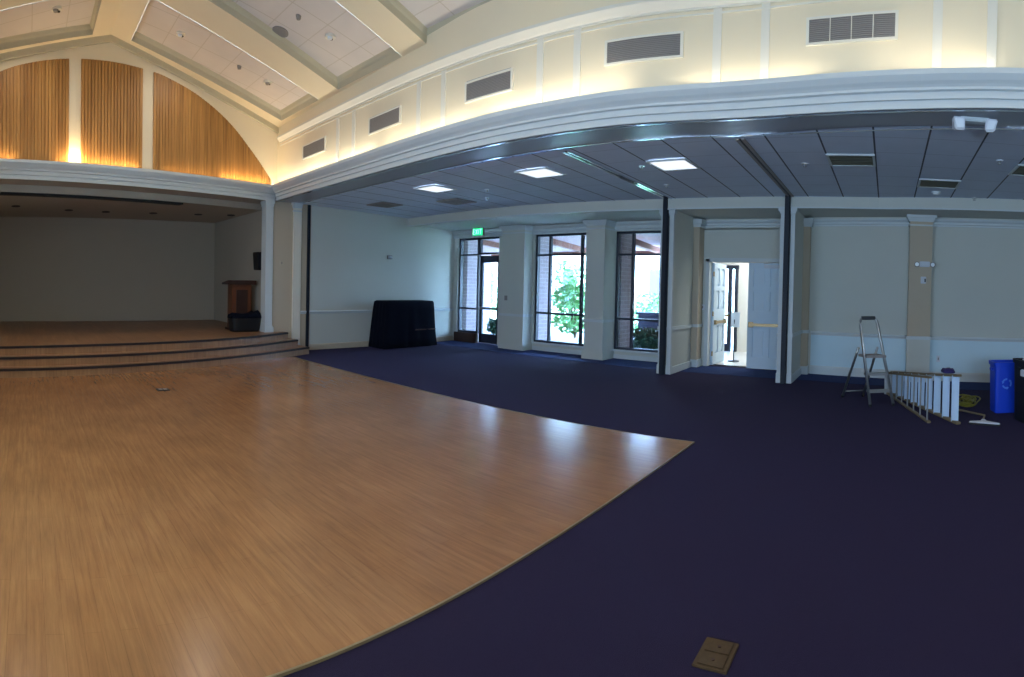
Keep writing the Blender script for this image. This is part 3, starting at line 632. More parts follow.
# building beyond
t = thing('building', (-13, 27, 0), 'white stucco building across the courtyard with tall grey windows', 'building')
b = MB(); b.box(-26, -8.0, 26, 34, -.05, 4.2); build('wall', b, 'stucco', t)
b = MB(); b.hexa([(-26.6,25.4,4.2),(-7.4,25.4,4.2),(-7.4,34,4.2),(-26.6,34,4.2),(-26,27,5.2),(-8,27,5.2),(-8,34,5.2),(-26,34,5.2)]); build('roof', b, 'stucco_trim', t)
for x in (-23.5,-20.5,-17.5,-14.3,-12.1,-10.2):
    b = MB(); b.box(x, x+.65, 25.9, 26.02, .5, 2.6); fr = build('window_surround', b, 'stucco_trim', t)
b = MB(); b.box(-6.6, -4.3, 13.5, 13.8, -.05, .88); b.box(-6.65,-4.25,13.45,13.85,.88,.95); struct('wall_garden', b, 'stucco_trim', label='low grey garden wall outside the right window', cat='garden wall')
def plant(name, x, y, z, r, h, n, leafm, label, cat, leafs=.11, stem=True, grp=None):
    t = thing(name, (x, y, z), label, cat, grp)
    rnd = random.Random(int((x*17+y*31)*10))
    b = MB()
    for k in range(n):
        a = rnd.uniform(0, 2*PI); el = rnd.uniform(-.2, 1); rr = r*math.sqrt(rnd.random())*math.sqrt(max(.05, 1-abs(el-.35)**2)); 
        c = Vector((x+rr*math.cos(a), y+rr*math.sin(a), z+h*(.12+.85*(el+.2)/1.2)))
        d = Vector((rnd.gauss(0,1), rnd.gauss(0,1), rnd.gauss(0,.6))).normalized(); u = d.cross(Vector((rnd.gauss(0,1),rnd.gauss(0,1),rnd.gauss(0,1)))).normalized()
        L = leafs*rnd.uniform(.7,1.3); w = L*.4
        b.add([tuple(c-d*L), tuple(c+u*w), tuple(c+d*L), tuple(c-u*w)], [(0,1,2,3)])
    build('foliage', b, leafm, t)
    if stem:
        b = MB()
        for k in range(6):
            a = rnd.uniform(0, 2*PI); b.tube([(x,y,z-.02),(x+.25*r*math.cos(a),y+.25*r*math.sin(a),z+h*.4),(x+.6*r*math.cos(a),y+.6*r*math.sin(a),z+h*.8)], [.03,.02,.008], 6)
        build('stem', b, 'bark', t)
    return t
plant('shrub', -9.35, 14.6, -.03, .75, 1.75, 650, 'leaf', 'loose green shrub outside the middle window', 'shrub')
plant('shrub', -10.6, 16.2, -.03, .75, 2.6, 800, 'leaf', 'tall light green shrub behind the loose one by the middle window', 'shrub')
plant('shrub', -10.9, 12.9, -.03, .5, .6, 400, 'leaf_dark', 'low dark bush at the foot of the middle window', 'shrub')
plant('shrub', -5.9, 12.7, -.03, .45, .6, 450, 'leaf_dark', 'low dark bush outside the right window', 'shrub')
plant('shrub', -8.0, 17.2, -.03, .6, 1.5, 500, 'leaf', 'rounded shrub beyond the low garden wall', 'shrub')
plant('shrub', -16.2, 17.6, -.03, .9, 2.3, 700, 'leaf', 'green shrub seen through the glass door', 'shrub')
plant('tree', -24, 23, -.03, 2.3, 6, 1300, 'leaf', 'tree beyond the patio seen through the glass door', 'tree', .22)

# side ceiling fixtures -----------------------------------------------
def troffer(x0, x1, y0, y1, lit, label, name='ceiling_light', grp='square lights in the side ceiling'):
    CH = cz((y0+y1)/2)-.004
    t = thing(name, ((x0+x1)/2, (y0+y1)/2, CH), label, 'ceiling light' if name == 'ceiling_light' else 'air vent', grp)
    b = MB(); w = .03
    b.box(x0, x0+w, y0, y1, CH-.022, CH); b.box(x1-w, x1, y0, y1, CH-.022, CH); b.box(x0+w, x1-w, y0, y0+w, CH-.022, CH); b.box(x0+w, x1-w, y1-w, y1, CH-.022, CH)
    build('frame', b, 'white' if lit is not None else 'vent', t)
    b = MB(); b.box(x0+w, x1-w, y0+w, y1-w, CH-.012, CH-.002)
    build('diffuser' if lit is not None else 'back_panel', b, 'diff' if lit else ('olive' if lit is False else 'vent_dark'), t)
    if not lit:
        b = MB(); n = 7
        for k in range(1, n): yy = y0+(y1-y0)*k/n; b.box(x0+w, x1-w, yy-.005, yy+.005, CH-.02, CH-.008)
        build('louvre_grille', b, 'olive' if lit is False else 'vent', t)
troffer(-5.33, -4.74, 6.50, 7.06, True, 'lit square ceiling light above the middle window, nearer the beam')
troffer(-3.24, -2.66, 6.74, 7.33, True, 'lit square ceiling light between the two partition tracks')
troffer(-7.7, -7.15, 6.5, 7.08, True, 'lit square ceiling light nearest the stage end of the side room')
troffer(-.82, -.21, 6.77, 7.36, False, 'unlit louvred square ceiling light just right of the dark track')
troffer(.41, 1.03, 7.96, 8.53, False, 'unlit louvred square ceiling light in front of the beige column')
troffer(1.62, 2.23, 6.86, 7.46, False, 'unlit louvred square ceiling light at the right picture edge')
troffer(-8.4, -7.8, 7.72, 8.3, None, 'square grey ceiling vent behind the stage-end ceiling light', 'ceiling_vent', 'square vents in the side ceiling')
troffer(-10.0, -9.42, 7.08, 7.66, None, 'square grey ceiling vent near the side room left wall', 'ceiling_vent', 'square vents in the side ceiling')
for x, y, lab in ((-1.16,7.28,'small sprinkler head beside the dark track'), (1.42,9.2,'small sprinkler head in front of the back soffit on the right'), (1.37,6.83,'small sprinkler head near the beam on the right'),
                  (-3.6,8.3,'small white sprinkler head beside the shiny track'), (-3.44,7.03,'small white sprinkler head left of the lit light between tracks'), (-7.3,8.07,'small sprinkler head in front of the glass door'), (-6.71,7.41,'small sprinkler head between the two left lit ceiling lights')):
    CZ = CH; CH = cz(y); t = thing('sprinkler_head', (x, y, CH), lab, 'sprinkler', 'ceiling sprinklers')
    b = MB(); b.disc((x,y), .045, CH-.01, CH+.01); build('escutcheon', b, 'lens', t)
    b = MB(); b.disc((x,y), .012, CH-.04, CH-.01); b.disc((x,y), .025, CH-.045, CH-.04); build('nozzle', b, 'alu_dull', t); CH = CZ
CZ = CH; CH = cz(8.9)
t = thing('smoke_detector', (.74, 8.9, CH), 'round pale smoke detector behind the unlit light before the beige column', 'smoke detector')
b = MB(); b.disc((.74,8.9), .075, CH-.018, CH); b.disc((.74,8.9), .045, CH-.045, CH-.018, r2=.06); build('housing', b, 'lens', t); CH = CZ
# emergency light on beam
t = thing('emergency_light', (.87, 5.5, CH), 'twin-head emergency light hung under the beam', 'emergency light')
b = MB(); b.box(.66, .96, 5.32, 5.42, CH-.045, CH); build('housing', b, 'white', t, bevel=.01)
for sx in (-1, 1):
    cx = .81+sx*.165
    b = MB(); b.hexa([(cx-.05-sx*.02,5.32,CH-.14),(cx+.05-sx*.02,5.32,CH-.14),(cx+.05,5.42,CH-.12),(cx-.05,5.42,CH-.12),(cx-.06,5.28,CH-.02),(cx+.06,5.28,CH-.02),(cx+.06,5.4,CH-.01),(cx-.06,5.4,CH-.01)])
    h = build('lamp_head', b, 'label', t, bevel=.012)
    b = MB(); b.hexa([(cx-.035-sx*.02,5.306,CH-.12),(cx+.035-sx*.02,5.306,CH-.12),(cx+.035-sx*.02,5.325,CH-.12),(cx-.035-sx*.02,5.325,CH-.12),(cx-.042,5.28,CH-.04),(cx+.042,5.28,CH-.04),(cx+.042,5.30,CH-.04),(cx-.042,5.30,CH-.04)]); build('lens', b, 'lens', h)

# stage ceiling recessed cans
for i, (x, y) in enumerate(((-12.45,-.27),(-13.1,.98),(-13.3,1.9),(-13.25,3.08),(-13.1,4.2),(-12.9,5.0))):
    t = thing('recessed_downlight', (x, y, 3.24), 'unlit dark recessed downlight in the stage ceiling, number %d from the left' % (i+1), 'downlight', 'stage ceiling downlights')
    b = MB(); b.disc((x,y), .1, 3.225, 3.24, n=24); build('trim_ring', b, 'black', t)
    b = MB(); b.disc((x,y), .07, 3.215, 3.226, n=24); build('lamp', b, 'brown_dark', t)
# hall adjustable spots
for x, y, on, lab in ((-9.50,2.68,1,'adjustable spotlight high in the coffer next to the stage gable'),(-9.72,4.5,0,'adjustable spotlight low in the coffer next to the stage gable'),
                      (-7.42,4.5,1,'adjustable spotlight in the second coffer from the gable'),(-9.05,.46,0,'adjustable spotlight in the coffer left of the ridge')):
    z = rz(y)+.165
    t = thing('ceiling_spotlight', (x, y, z), lab, 'spotlight', 'hall ceiling spotlights')
    b = MB(); b.disc((x,y), .085, z-.02, z+.03, n=20); build('trim_ring', b, 'strip', t)
    b = MB(); b.disc((x+.02,y-.02), .035, z-.055, z, n=16, r2=.05); build('lamp', b, 'lens' if on else 'vent', t)
    b = MB(); b.disc((x-.03,y+.03), .03, z-.03, z, n=16); build('socket', b, 'black', t)
for x, y, lab in ((-9.68,3.88,'tiny dark sprinkler between the two spotlights of the first coffer'), (-7.42,3.93,'tiny dark sprinkler beside the second coffer spotlight')):
    z = rz(y)+.17
    b = MB(); b.disc((x,y), .03, z-.05, z+.02, n=12, r2=.045); tag(build('sprinkler_head', b, 'vent'), lab, 'sprinkler', 'hall ceiling sprinklers')
t = thing('ceiling_speaker', (-8.02, 3.92, rz(3.92)+.17), 'round flush ceiling speaker in the second coffer', 'speaker')
z = rz(3.92)+.17; b = MB()
b.extrude([[(-8.02+r_*math.cos(2*PI*k/28), 3.92+r_*math.sin(2*PI*k/28), z+dz-.29*r_*math.sin(2*PI*k/28)) for k in range(28)] for r_, dz in ((.13,.03),(.13,-.012),(.10,-.018))]); build('grille', b, 'vent', t)

# exit sign -----------------------------------------------------------
t = thing('exit_sign', (-9.75, 10.5, 2.95), 'lit green exit sign hanging before the glass door', 'exit sign')
b = MB(); b.box(-9.96,-9.59,10.47,10.52,2.87,3.08); build('housing', b, 'vent', t, bevel=.01)
b = MB(); b.box(-9.945,-9.605,10.462,10.472,2.885,3.065); build('face', b, 'exit', t)
b = MB(); b.box(-9.77,-9.75,10.48,10.5,3.08,3.1); build('stem', b, 'vent', t)
b = MB(); y0 = 10.456
def lb(xa, za, xb, zb): b.bar((xa,y0,za),(xb,y0,zb),.018,.006,side=(0,0,1) if abs(xb-xa) > abs(zb-za) else (1,0,0))
z0, z1 = 2.915, 3.035; e = -9.925
lb(e,z0,e,z1); lb(e,z1,e+.055,z1); lb(e,(z0+z1)/2,e+.045,(z0+z1)/2); lb(e,z0,e+.055,z0)
e += .09; b.bar((e,y0,z0),(e+.06,y0,z1),.018,.006,side=(1,0,0)); b.bar((e,y0,z1),(e+.06,y0,z0),.018,.006,side=(1,0,0))
e += .10; lb(e,z0,e,z1); e += .035; lb(e,z1,e+.07,z1); lb(e+.035,z0,e+.035,z1)
build('lettering', b, 'exit_text', t)

# small wall items ------------------------------------------------------
t = thing('wall_sconce', (-11.1, 8.6, 2.25), 'small grey horn strobe on the side room left wall', 'alarm')
b = MB(); b.box(-11.1,-11.06,8.52,8.68,2.2,2.3); build('housing', b, 'vent', t, bevel=.008)
b = MB(); b.hexa([(-11.06,8.54,2.22),(-11.02,8.56,2.23),(-11.02,8.64,2.23),(-11.06,8.66,2.22),(-11.06,8.54,2.28),(-11.02,8.56,2.27),(-11.02,8.64,2.27),(-11.06,8.66,2.28)]); build('lens', b, 'lens', t)
def plate(x0,x1,y0,y1,z0,z1,label,cat,name,m='label', det=None):
    t = thing(name, ((x0+x1)/2,(y0+y1)/2,z0), label, cat)
    b = MB(); b.box(x0,x1,y0,y1,z0,z1); build('cover_plate', b, m, t, bevel=.003)
    b = MB()
    if y1-y0 < x1-x0: b.box((x0+x1)/2-.012,(x0+x1)/2+.012,y0-.008,y0,(z0+z1)/2-.025,(z0+z1)/2+.025)
    else: b.box(x1,x1+.008,(y0+y1)/2-.012,(y0+y1)/2+.012,(z0+z1)/2-.025,(z0+z1)/2+.025)
    build('switch', b, det or 'vent', t)
plate(-8.9,-8.81,10.565,10.58,1.22,1.34,'grey switch plate on the wide column beside the glass door','switch','switch_plate','vent')
plate(-11.1,-11.088,5.5,5.58,1.95,2.06,'beige thermostat between stage opening and side room','thermostat','thermostat','beige')
plate(-3.87,-3.79,10.905,10.93,1.18,1.3,'white switch plate left of the double door','switch','switch_plate')
yy = wr(.98); plate(.95,1.02,yy-.015,yy,.36,.48,'pale power outlet low on the wall right of the beige column','outlet','power_outlet')
t = thing('emergency_light', (.66, 10.16, 2.15), 'white emergency light box with two round lamps on the beige column', 'emergency light')
b = MB(); b.box(.57,.76,10.09,10.16,2.14,2.24); build('housing', b, 'label', t, bevel=.008)
for sx in (-1,1):
    b = MB(); b.tube([(.665+sx*.145,10.05,2.18),(.665+sx*.145,10.14,2.19)], [.052,.035], 16); h = build('lamp_head', b, 'vent', t, smooth=False)
    b = MB(); b.tube([(.665+sx*.145,10.043,2.18),(.665+sx*.145,10.051,2.18)], .038, 16); build('lens', b, 'lens', h)
    b = MB(); b.bar((.665+sx*.08,10.13,2.19),(.665+sx*.15,10.13,2.19),.02,.02); build('bracket', b, 'vent', t)
t = thing('fire_alarm', (.65, 10.16, 1.85), 'small white fire alarm strobe below the emergency light', 'alarm')
b = MB(); b.box(.60,.70,10.12,10.16,1.83,1.96); build('housing', b, 'label', t, bevel=.008)
b = MB(); b.tube([(.68,10.11,1.86),(.68,10.12,1.92)], .012, 8); build('lens', b, 'black', t)

# floor boxes ---------------------------------------------------------------
t = thing('floor_outlet', (-7.6, 1.93, .012), 'small dark outlet cover set in the oak floor near the stage steps', 'floor outlet')
b = MB(); b.box(-7.68,-7.52,1.84,2.02,.012,.02); build('cover_plate', b, 'black', t)
b = MB(); b.box(-7.64,-7.56,1.87,1.92,.02,.023); b.box(-7.64,-7.56,1.94,1.99,.02,.023); build('lid', b, 'vent', t)
t = thing('floor_outlet', (-.695, 2.285, 0), 'aged brass floor box cover in the near carpet', 'floor outlet')
b = MB(); b.box(-.775,-.62,2.185,2.39,.0,.009); build('cover_plate', b, 'brass_old', t, bevel=.003)
for ya, ybb in ((2.2,2.283),(2.292,2.375)):
    b = MB(); b.box(-.755,-.64,ya,ybb,.009,.013); l = build('lid', b, 'brass_old', t, bevel=.002)
    b = MB(); b.disc((-.697,(ya+ybb)/2), .008, .013, .016, n=12); build('screw', b, 'brown_dark', l)

# draped cart --------------------------------------------------------------
t = thing('draped_cart', (-10.65, 8.85, 0), 'tall cart covered with a black cloth against the side room wall', 'covered cart')
rings = []; n = 72
for lv, z in enumerate((1.155, 1.16, 1.13, .95, .7, .45, .22, .012)):
    fl = 0 if lv < 2 else (lv-1)/6; ring = []
    for k in range(n):
        a = 2*PI*k/n; cx, cy = math.cos(a), math.sin(a)
        m_ = max(abs(cx), abs(cy)); hx, hy = .25, .74
        if lv == 0: s = .55
        elif lv == 1: s = .97
        else: s = 1
        rx, ry = cx/m_*hx*s, cy/m_*hy*s
        fold = .028*fl*math.sin(k*PI*2*15/n)+.012*fl*math.sin(k*1.7+lv*.4)
        ring.append((-10.68+rx*(1+.28*fl)+cx*fold, 8.80+ry*(1+.17*fl)+cy*fold, z))
    rings.append(ring)
b = MB(); b.extrude(rings[::-1]); build('cloth', b, 'cloth', t, smooth=True)
b = MB(); b.box(-10.4,-10.37,8.9,9.6,.42,.45); build('shelf_edge', b, 'brown_dark', t)

# lectern, speaker on stage --------------------------------------------------
t = thing('lectern', (-11.86, 4.84, .45), 'walnut lectern with overhanging top on the stage', 'lectern')
b = MB(); b.box(-12.02, -11.72, 4.60, 5.08, .5, 1.5); build('body', b, 'brown', t, bevel=.008)
b = MB(); b.box(-12.06, -11.68, 4.56, 5.12, .45, .5); build('base', b, 'brown_dark', t)
b = MB(); b.hexa([(-12.08,4.47,1.50),(-11.66,4.47,1.50),(-11.66,5.18,1.50),(-12.08,5.18,1.50),(-12.08,4.47,1.54),(-11.66,4.47,1.60),(-11.66,5.18,1.60),(-12.08,5.18,1.54)]); build('top', b, 'brown_dark', t, bevel=.006)
b = MB(); b.box(-11.725, -11.705, 4.70, 4.98, .75, 1.38); build('front_panel', b, 'brown_dark', t)
def rr(cx, cy, hx, hy, z, n=40, wob=0, e=.35):
    return [(cx+hx*math.copysign(abs(math.cos(a))**e, math.cos(a)), cy+hy*math.copysign(abs(math.sin(a))**e, math.sin(a)), z+wob*math.sin(a*5+cx)) for a in [2*PI*k/n for k in range(n)]]
t = thing('equipment_tub', (-11.4, 4.77, .45), 'black tub heaped with dark cloth in front of the lectern', 'tub')
b = MB(); b.extrude([rr(-11.4,4.78,.16,.31,.45), rr(-11.4,4.78,.18,.33,.5), rr(-11.4,4.78,.2,.36,.76)]); build('bin_body', b, 'black', t)
b = MB()
rings = []
for z, sc, wob in ((.755,1.04,0),(.80,1.03,.025),(.84,.8,.03),(.85,.3,.0)):
    rings.append([(x, y, zz+(.10*max(0,(y-4.9)/.25)*(sc<1))) for x, y, zz in rr(-11.4,4.78,.2*sc,.36*sc,z,wob=wob)])
b.extrude(rings); build('cloth_heap', b, 'cloth', t, smooth=True)
t = thing('wall_speaker', (-11.52, 5.17, 1.82), 'black loudspeaker on the stage side wall behind the white jamb', 'speaker')
b = MB(); b.hexa([(-11.62,5.08,1.84),(-11.42,5.08,1.84),(-11.42,5.27,1.84),(-11.62,5.27,1.84),(-11.64,5.06,2.25),(-11.40,5.06,2.25),(-11.40,5.27,2.25),(-11.64,5.27,2.25)]); build('cabinet', b, 'black', t, bevel=.012)
b = MB(); b.box(-11.415,-11.395,5.09,5.25,1.88,2.21); build('grille', b, 'bin_black', t)
b = MB(); b.box(-11.56,-11.48,5.265,5.305,2.0,2.08); build('bracket', b, 'black', t)

# step ladder -------------------------------------------------------------
t = thing('step_ladder', (-.27, 8.18, 0), 'open aluminium step ladder with high hand loop standing on the carpet', 'ladder')
F1, F2, R1, R2 = Vector((-.21,7.80,0)), Vector((.12,7.92,0)), Vector((-.66,8.46,0)), Vector((-.35,8.58,0))
T1, T2 = Vector((-.41,8.14,1.235)), Vector((-.16,8.21,1.24))
b = MB()
h1 = F1.lerp(T1, .93); h2 = F2.lerp(T2, .93)
b.tube([F1+Vector((0,0,.02)), h1, F1.lerp(T1,.975)+Vector((.006,0,0)), T1+(T2-T1)*.12+Vector((0,0,.012)), T2-(T2-T1)*.12+Vector((0,0,.012)), F2.lerp(T2,.975)-Vector((.006,0,0)), h2, F2+Vector((0,0,.02))], .022, 10)
build('front_rail', b, 'alu_dull', t, smooth=True)
b = MB(); b.tube([T1+(T2-T1)*.1+Vector((0,0,.012)), T2-(T2-T1)*.1+Vector((0,0,.012))], .028, 10); build('hand_grip', b, 'bin_grip', t, smooth=True)
pf = .565; Pz = F1.lerp(T1, pf), F2.lerp(T2, pf)
Q1, Q2 = F1.lerp(T1, .66)+Vector((-.07,.02,.0)), F2.lerp(T2, .66)+Vector((-.07,.02,0))
b = MB(); b.tube([R1+Vector((0,0,.02)), R1.lerp(Q1,.86), Q1], .019, 8); b.tube([R2+Vector((0,0,.02)), R2.lerp(Q2,.86), Q2], .019, 8); b.tube([R1.lerp(Q1,.13), R2.lerp(Q2,.13)], .011, 8); build('rear_frame', b, 'alu_dull', t, smooth=True)
def step_between(a, c, depth, m, name):
    d = (c-a).normalized(); back = Vector((-d.y*-1, d.x*-1, 0)); back = Vector((-.56,.82,0)).normalized()
    mb = MB(); pts = [a-back*depth*.3, c-back*depth*.3, c+back*depth*.7, a+back*depth*.7]
    mb.hexa([tuple(p-Vector((0,0,.018))) for p in pts]+[tuple(p+Vector((0,0,.018))) for p in pts]); build(name, mb, m, t, bevel=.004)
step_between(Pz[0], Pz[1], .24, 'vent', 'platform')
step_between(F1.lerp(T1,.36), F2.lerp(T2,.36), .1, 'alu_dull', 'step'); step_between(F1.lerp(T1,.17), F2.lerp(T2,.17), .1, 'alu_dull', 'step')
for p in (F1, F2, R1, R2):
    b = MB(); b.disc((p.x,p.y), .022, 0, .04, n=12); build('foot', b, 'black', t)

# ladder lying on its side ---------------------------------------------------
t = thing('extension_ladder', (.5, 7.8, 0), 'long aluminium A-frame ladder lying on its side on the carpet', 'ladder')
A0, A1 = Vector((.10,8.85,.025)), Vector((.92,6.78,.025)); ax = (A1-A0).normalized(); sd = Vector((-ax.y, ax.x, 0)).normalized(); sd = -sd if sd.x < 0 else sd
top0, top1 = Vector((.10,8.85,.36)), Vector((.92,6.78,.62))
b = MB(); b.bar(A0, A1, .065, .03, sd); build('rail', b, 'tan', t, bevel=.004)
b = MB(); b.bar(top0, top1, .065, .03, sd); build('rail', b, 'tan', t, bevel=.004)
for k in range(9):
    f = .05+.9*k/8; a = A0.lerp(A1, f); c = top0.lerp(top1, f)
    b = MB(); tl = ax*.026
    pts = [a-sd*.036-tl, a+sd*.036+tl, a+sd*.036+tl+ax*.016, a-sd*.036-tl+ax*.016]; pt2 = [q+(c-a) for q in pts]
    b.hexa([tuple(q) for q in pts]+[tuple(q) for q in pt2]); build('tread', b, 'tread', t)
B0, B1 = Vector((.03,8.85,.02)), Vector((.56,6.86,.02)); C0, C1 = Vector((.03,8.85,.345)), Vector((.56,6.86,.58))
b = MB(); b.bar(B0, B1, .04, .025); build('rear_rail', b, 'tan', t); b = MB(); b.bar(C0, C1, .04, .025); build('rear_rail', b, 'tan', t)
for k in range(7):
    f = .12+.84*k/6; b = MB(); b.tube([B0.lerp(B1,f), C0.lerp(C1,f)], .011, 8); build('brace', b, 'alu_dull', t)
b = MB(); b.hexa([tuple(v) for v in (Vector((-.02,8.84,.0)),Vector((.17,8.80,.0)),Vector((.2,8.9,.0)),Vector((.0,8.96,.0)),Vector((-.02,8.84,.36)),Vector((.17,8.80,.36)),Vector((.2,8.9,.36)),Vector((.0,8.96,.36)))]); build('top_cap', b, 'alu_dull', t, bevel=.006)
for f in (.35,.7):
    b = MB(); b.bar(top0.lerp(top1,f), C0.lerp(C1,f+.06), .018, .006); build('spreader', b, 'alu_dull', t)
t = thing('folded_rag', (.79,7.1,.63), 'dark purple rag draped on the upper rail of the lying ladder', 'rag')
b = MB(); b.extrude([rr(.81,7.12,.075,.13,.614,n=24,e=.6), rr(.81,7.12,.09,.14,.625,n=24,wob=.006,e=.6), rr(.81,7.12,.07,.1,.655,n=24,wob=.008,e=.6), rr(.81,7.12,.02,.04,.662,n=24,e=.6)]); build('cloth', b, 'purple', t, smooth=True)

# bins --------------------------------------------------------------------
def bin_(cx, cy, ang, hx, hy, h, m, label, cat):
    t = thing('recycling_bin' if m == 'blue' else 'waste_bin', (cx, cy, 0), label, cat)
    ca, sa = math.cos(ang), math.sin(ang)
    tr = lambda ring: [(cx+(x)*ca-(y)*sa, cy+x*sa+y*ca, z) for x, y, z in ring]
    R = lambda s, z: tr(rr(0,0,hx*s,hy*s,z,n=44,e=.22))
    b = MB(); rings = [R(.90,.0),R(.92,.02),R(.98,h-.05),R(.98,h-.04)]
    b.extrude(rings, cap=True); build('body', b, m, t)
    b = MB()
    o1 = R(1.05,h-.05); o2 = R(1.07,h); i2 = R(.95,h); i1 = R(.95,h-.035)
    b.extrude([o1,o2,i2,i1,o1], cap=False); build('rim', b, m, t)
    for sx in (-1,1):
        b = MB(); q = tr([(sx*hx*1.0-.02,-.05,h-.12),(sx*hx*1.0+.02,-.05,h-.12),(sx*hx*1.0+.02,.05,h-.12),(sx*hx*1.0-.02,.05,h-.12)])
        b.hexa(q+[(x,y,z+.03) for x,y,z in q]); build('handle', b, m, t)
    return t, tr
t, tr = bin_(1.72, 7.62, .10, .235, .16, .705, 'blue', 'blue recycling bin with pale arrows emblem by the right wall', 'recycling bin')
# recycling arrows on its front face
b = MB(); zc = .41; 
for k in range(3):
    a0 = PI/2+k*2*PI/3
    def pt(a, r): return (r*math.cos(a), r*math.sin(a))
    c = [pt(a0-.15,.058), pt(a0+1.15,.058), pt(a0+1.15,.082), pt(a0+.0-.15,.082)]
    segs = [(a0-.1+j*1.2/5) for j in range(6)]
    for j in range(5):
        q = [pt(segs[j],.05), pt(segs[j+1],.05), pt(segs[j+1],.074), pt(segs[j],.074)]
        yf = -.156; r1 = tr([(x-.06, yf, zc+y) for x, y in q]); r2 = tr([(x-.06, yf+.01, zc+y) for x, y in q]); b.hexa(r2+r1)
    q = [pt(segs[5],.04), pt(segs[5]+.5,.062), pt(segs[5],.085)]
    r1 = tr([(x-.06,-.156,zc+y) for x,y in q]); r2 = tr([(x-.06,-.146,zc+y) for x,y in q]); b.add(r2+r1, [(0,1,2),(5,4,3),(0,3,4,1),(1,4,5,2),(2,5,3,0)])
build('recycling_emblem', b, 'blue_print', t)
t, tr = bin_(1.93, 6.95, .2, .21, .24, .80, 'bin_black', 'black waste bin in front of the blue bin at the picture edge', 'bin')
b = MB(); q = tr([(-.215,-.13,.60),(-.205,-.13,.60),(-.205,-.02,.60),(-.215,-.02,.60)]); b.hexa(q+[(x,y,z+.09) for x,y,z in q]); build('label_sticker', b, 'label', t)
b = MB(); q = tr([(-.16,-.12,.795),(-.02,-.12,.795),(-.02,.05,.795),(-.16,.05,.795)]); b.hexa(q+[(x,y,z+.022) for x,y,z in q])
tag(build('paper_scrap', b, 'label', bevel=.006), 'white folded paper on the rim of the black waste bin', 'paper')

# cable, squeegee --------------------------------------------------------
rnd = random.Random(9); pts = []
for k in range(150):
    a = k*.36; r = .10+.06*math.sin(k*.13)+.05*math.sin(k*.71)
    pts.append((1.24+r*1.1*math.cos(a)+.04*math.sin(k*.09), 8.2+r*1.8*math.sin(a), .012+.045*(.5+.5*math.sin(k*.41))+.0001*k))
b = MB(); b.tube(pts, .011, 6); tag(build('cable_coil', b, 'yellow', smooth=True), 'tangled yellow extension cable on the carpet left of the blue bin', 'cable')
t = thing('floor_squeegee', (1.25, 7.1, 0), 'floor squeegee with tan handle and white head on the carpet', 'squeegee')
b = MB(); b.tube([(.95,7.72,.022),(1.33,7.2,.03)], .013, 10); b.tube([(1.33,7.2,.03),(1.27,6.98,.035)], .012, 10); build('handle', b, 'tan', t)
b = MB(); b.prism([(1.06,6.84),(1.42,6.69),(1.44,6.73),(1.30,6.88),(1.29,6.98),(1.25,6.99),(1.22,6.9),(1.08,6.88)], .006, .034); build('head', b, 'label', t, bevel=.005)
b = MB(); b.bar((1.055,6.835,.012),(1.425,6.68,.012),.014,.022); build('blade', b, 'black', t)

# cove fixtures on the cornices (lamps the place has) --------------------
def area(name, loc, size, size_y, energy, col, rot, spread=180):
    l = bpy.data.lights.new(name, 'AREA'); l.shape = 'RECTANGLE'; l.size = size; l.size_y = size_y; l.energy = energy; l.color = col; l.spread = math.radians(spread)
    o = bpy.data.objects.new(name, l); C.objects.link(o); o.location = loc; o.rotation_euler = rot; return o
def portal(loc, sx, sy, rot):
    o = area('daylight_portal', loc, sx, sy, 1, (1,1,1), rot); o.data.cycles.is_portal = True if hasattr(o.data, 'cycles') else None; return o
WARM = (1, .90, .72)
# warm cove lamps lying in the trough on top of the beam cornice, shining up the wall
for x, e in ((-10.2,7),(-8.3,7),(-6.0,6),(-3.8,7),(-1.6,4.6),(.7,5.5),(3,6)):
    area('cove_lamp', (x, yb(x)-.07, 3.715), 2.1, .06, e, WARM, (PI, 0, 0))
for y, e, w_ in ((-1.0,5,1.6),(.86,9,.22),(1.3,8,1.6),(3.2,1.5,1.2),(4.5,7,1.2)):
    p_ = SP(y, .10, 3.715); area('cove_lamp', p_, w_, .05, e, (1,.72,.38), (PI, 0, PI/2+.22))
# recessed lamps in the hall coffers
for side, CF, ym in ((1, CF_R, 3.2), (-1, CF_L, -.1)):
    for (a_, b_, c_, d_) in CF:
        x = (a_+b_+c_+d_)/4
        area('ceiling_lamp', (x, ym, rz(ym)+.15), .5, .5, 11.5, (1,.93,.84), (-.28*side, 0, 0), 150)
# square lamps of the side room
for x, y in ((-5.035,6.78),(-2.95,7.035),(-7.42,6.79)):
    area('troffer_lamp', (x, y, CH-.03), .48, .48, 7, (.82,.9,1), (0,0,0))
area('foyer_fill_lamp', (-3.0, 12.6, 2.95), 1.6, 1.6, 70, (.86,.94,1), (0,0,0))  # added fill light to brighten the foyer, no known fixture
# daylight portals in the openings
portal((-7.4, 11.12, 1.55), 1.75, 2.7, (-PI/2, 0, 0))
portal((-5.1, 11.12, 1.55), 1.75, 2.7, (-PI/2, 0, 0))
portal((-10.2, 11.12, 1.5), 1.5, 2.8, (-PI/2, 0, 0))
for x in (-3.85, 1.25): portal((x, YE-.1, 1.8), 2.7, .6, (PI/2, 0, 0))

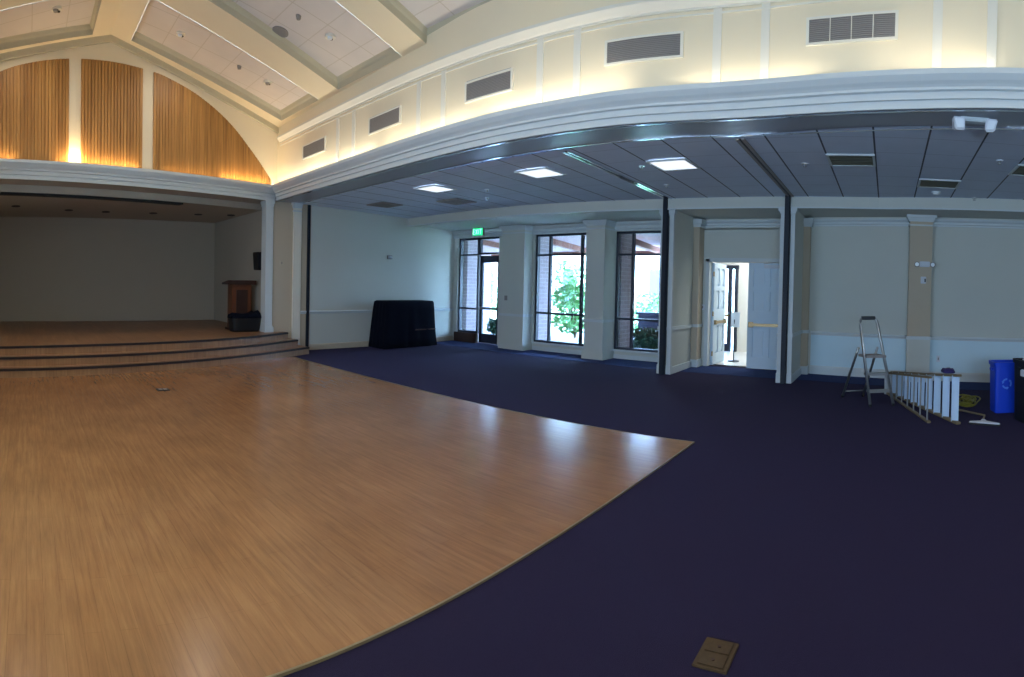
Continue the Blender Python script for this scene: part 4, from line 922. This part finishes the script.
w = bpy.data.worlds.new('sky'); bpy.context.scene.world = w; w.use_nodes = True
nt = w.node_tree; bg = nt.nodes['Background']
tc = nt.nodes.new('ShaderNodeTexCoord'); sp = nt.nodes.new('ShaderNodeSeparateXYZ'); nt.links.new(tc.outputs['Generated'], sp.inputs[0])
cr = nt.nodes.new('ShaderNodeValToRGB'); nt.links.new(sp.outputs['Z'], cr.inputs['Fac'])
cr.color_ramp.elements[0].position = 0.0; cr.color_ramp.elements[0].color = (.46,.70,1,1)
cr.color_ramp.elements[1].position = .7; cr.color_ramp.elements[1].color = (.30,.52,1,1)
nt.links.new(cr.outputs['Color'], bg.inputs['Color']); bg.inputs['Strength'].default_value = 47.0
sl = bpy.data.lights.new('sun', 'SUN'); sl.energy = 16; sl.angle = .02; sl.color = (1,.96,.9)
so = bpy.data.objects.new('sun', sl); C.objects.link(so); so.rotation_euler = (math.radians(40), 0, math.radians(28))

# ---------------------------------------------------------------- camera: a phone panorama, so a cylindrical lens
F, CY = 547.78, 293.06
yaw, pit, rol = math.radians(-39.313), math.radians(-.806), math.radians(1.322)
fwd = Vector((math.sin(yaw), math.cos(yaw), 0)); right = Vector((math.cos(yaw), -math.sin(yaw), 0)); up = Vector((0,0,1))
f2 = fwd*math.cos(pit)+up*math.sin(pit); u2 = up*math.cos(pit)-fwd*math.sin(pit)
r3 = right*math.cos(rol)+u2*math.sin(rol); u3 = u2*math.cos(rol)-right*math.sin(rol)
cam = bpy.data.cameras.new('camera'); co = bpy.data.objects.new('camera', cam); C.objects.link(co)
co.matrix_world = Matrix(((r3.x,u3.x,-f2.x,0),(r3.y,u3.y,-f2.y,0),(r3.z,u3.z,-f2.z,1.6),(0,0,0,1)))
cam.type = 'PANO'; cam.panorama_type = 'CENTRAL_CYLINDRICAL'
cam.central_cylindrical_range_u_min = -512/F; cam.central_cylindrical_range_u_max = 512/F
cam.central_cylindrical_range_v_min = -(677-CY)/F; cam.central_cylindrical_range_v_max = CY/F
cam.central_cylindrical_radius = 1.0
cam.clip_start = .05; cam.clip_end = 300
bpy.context.scene.camera = co
vs = bpy.context.scene.view_settings
vs.view_transform = 'Standard'; vs.look = 'None'; vs.gamma = 1.0; vs.use_curve_mapping = False; vs.exposure = 0.0
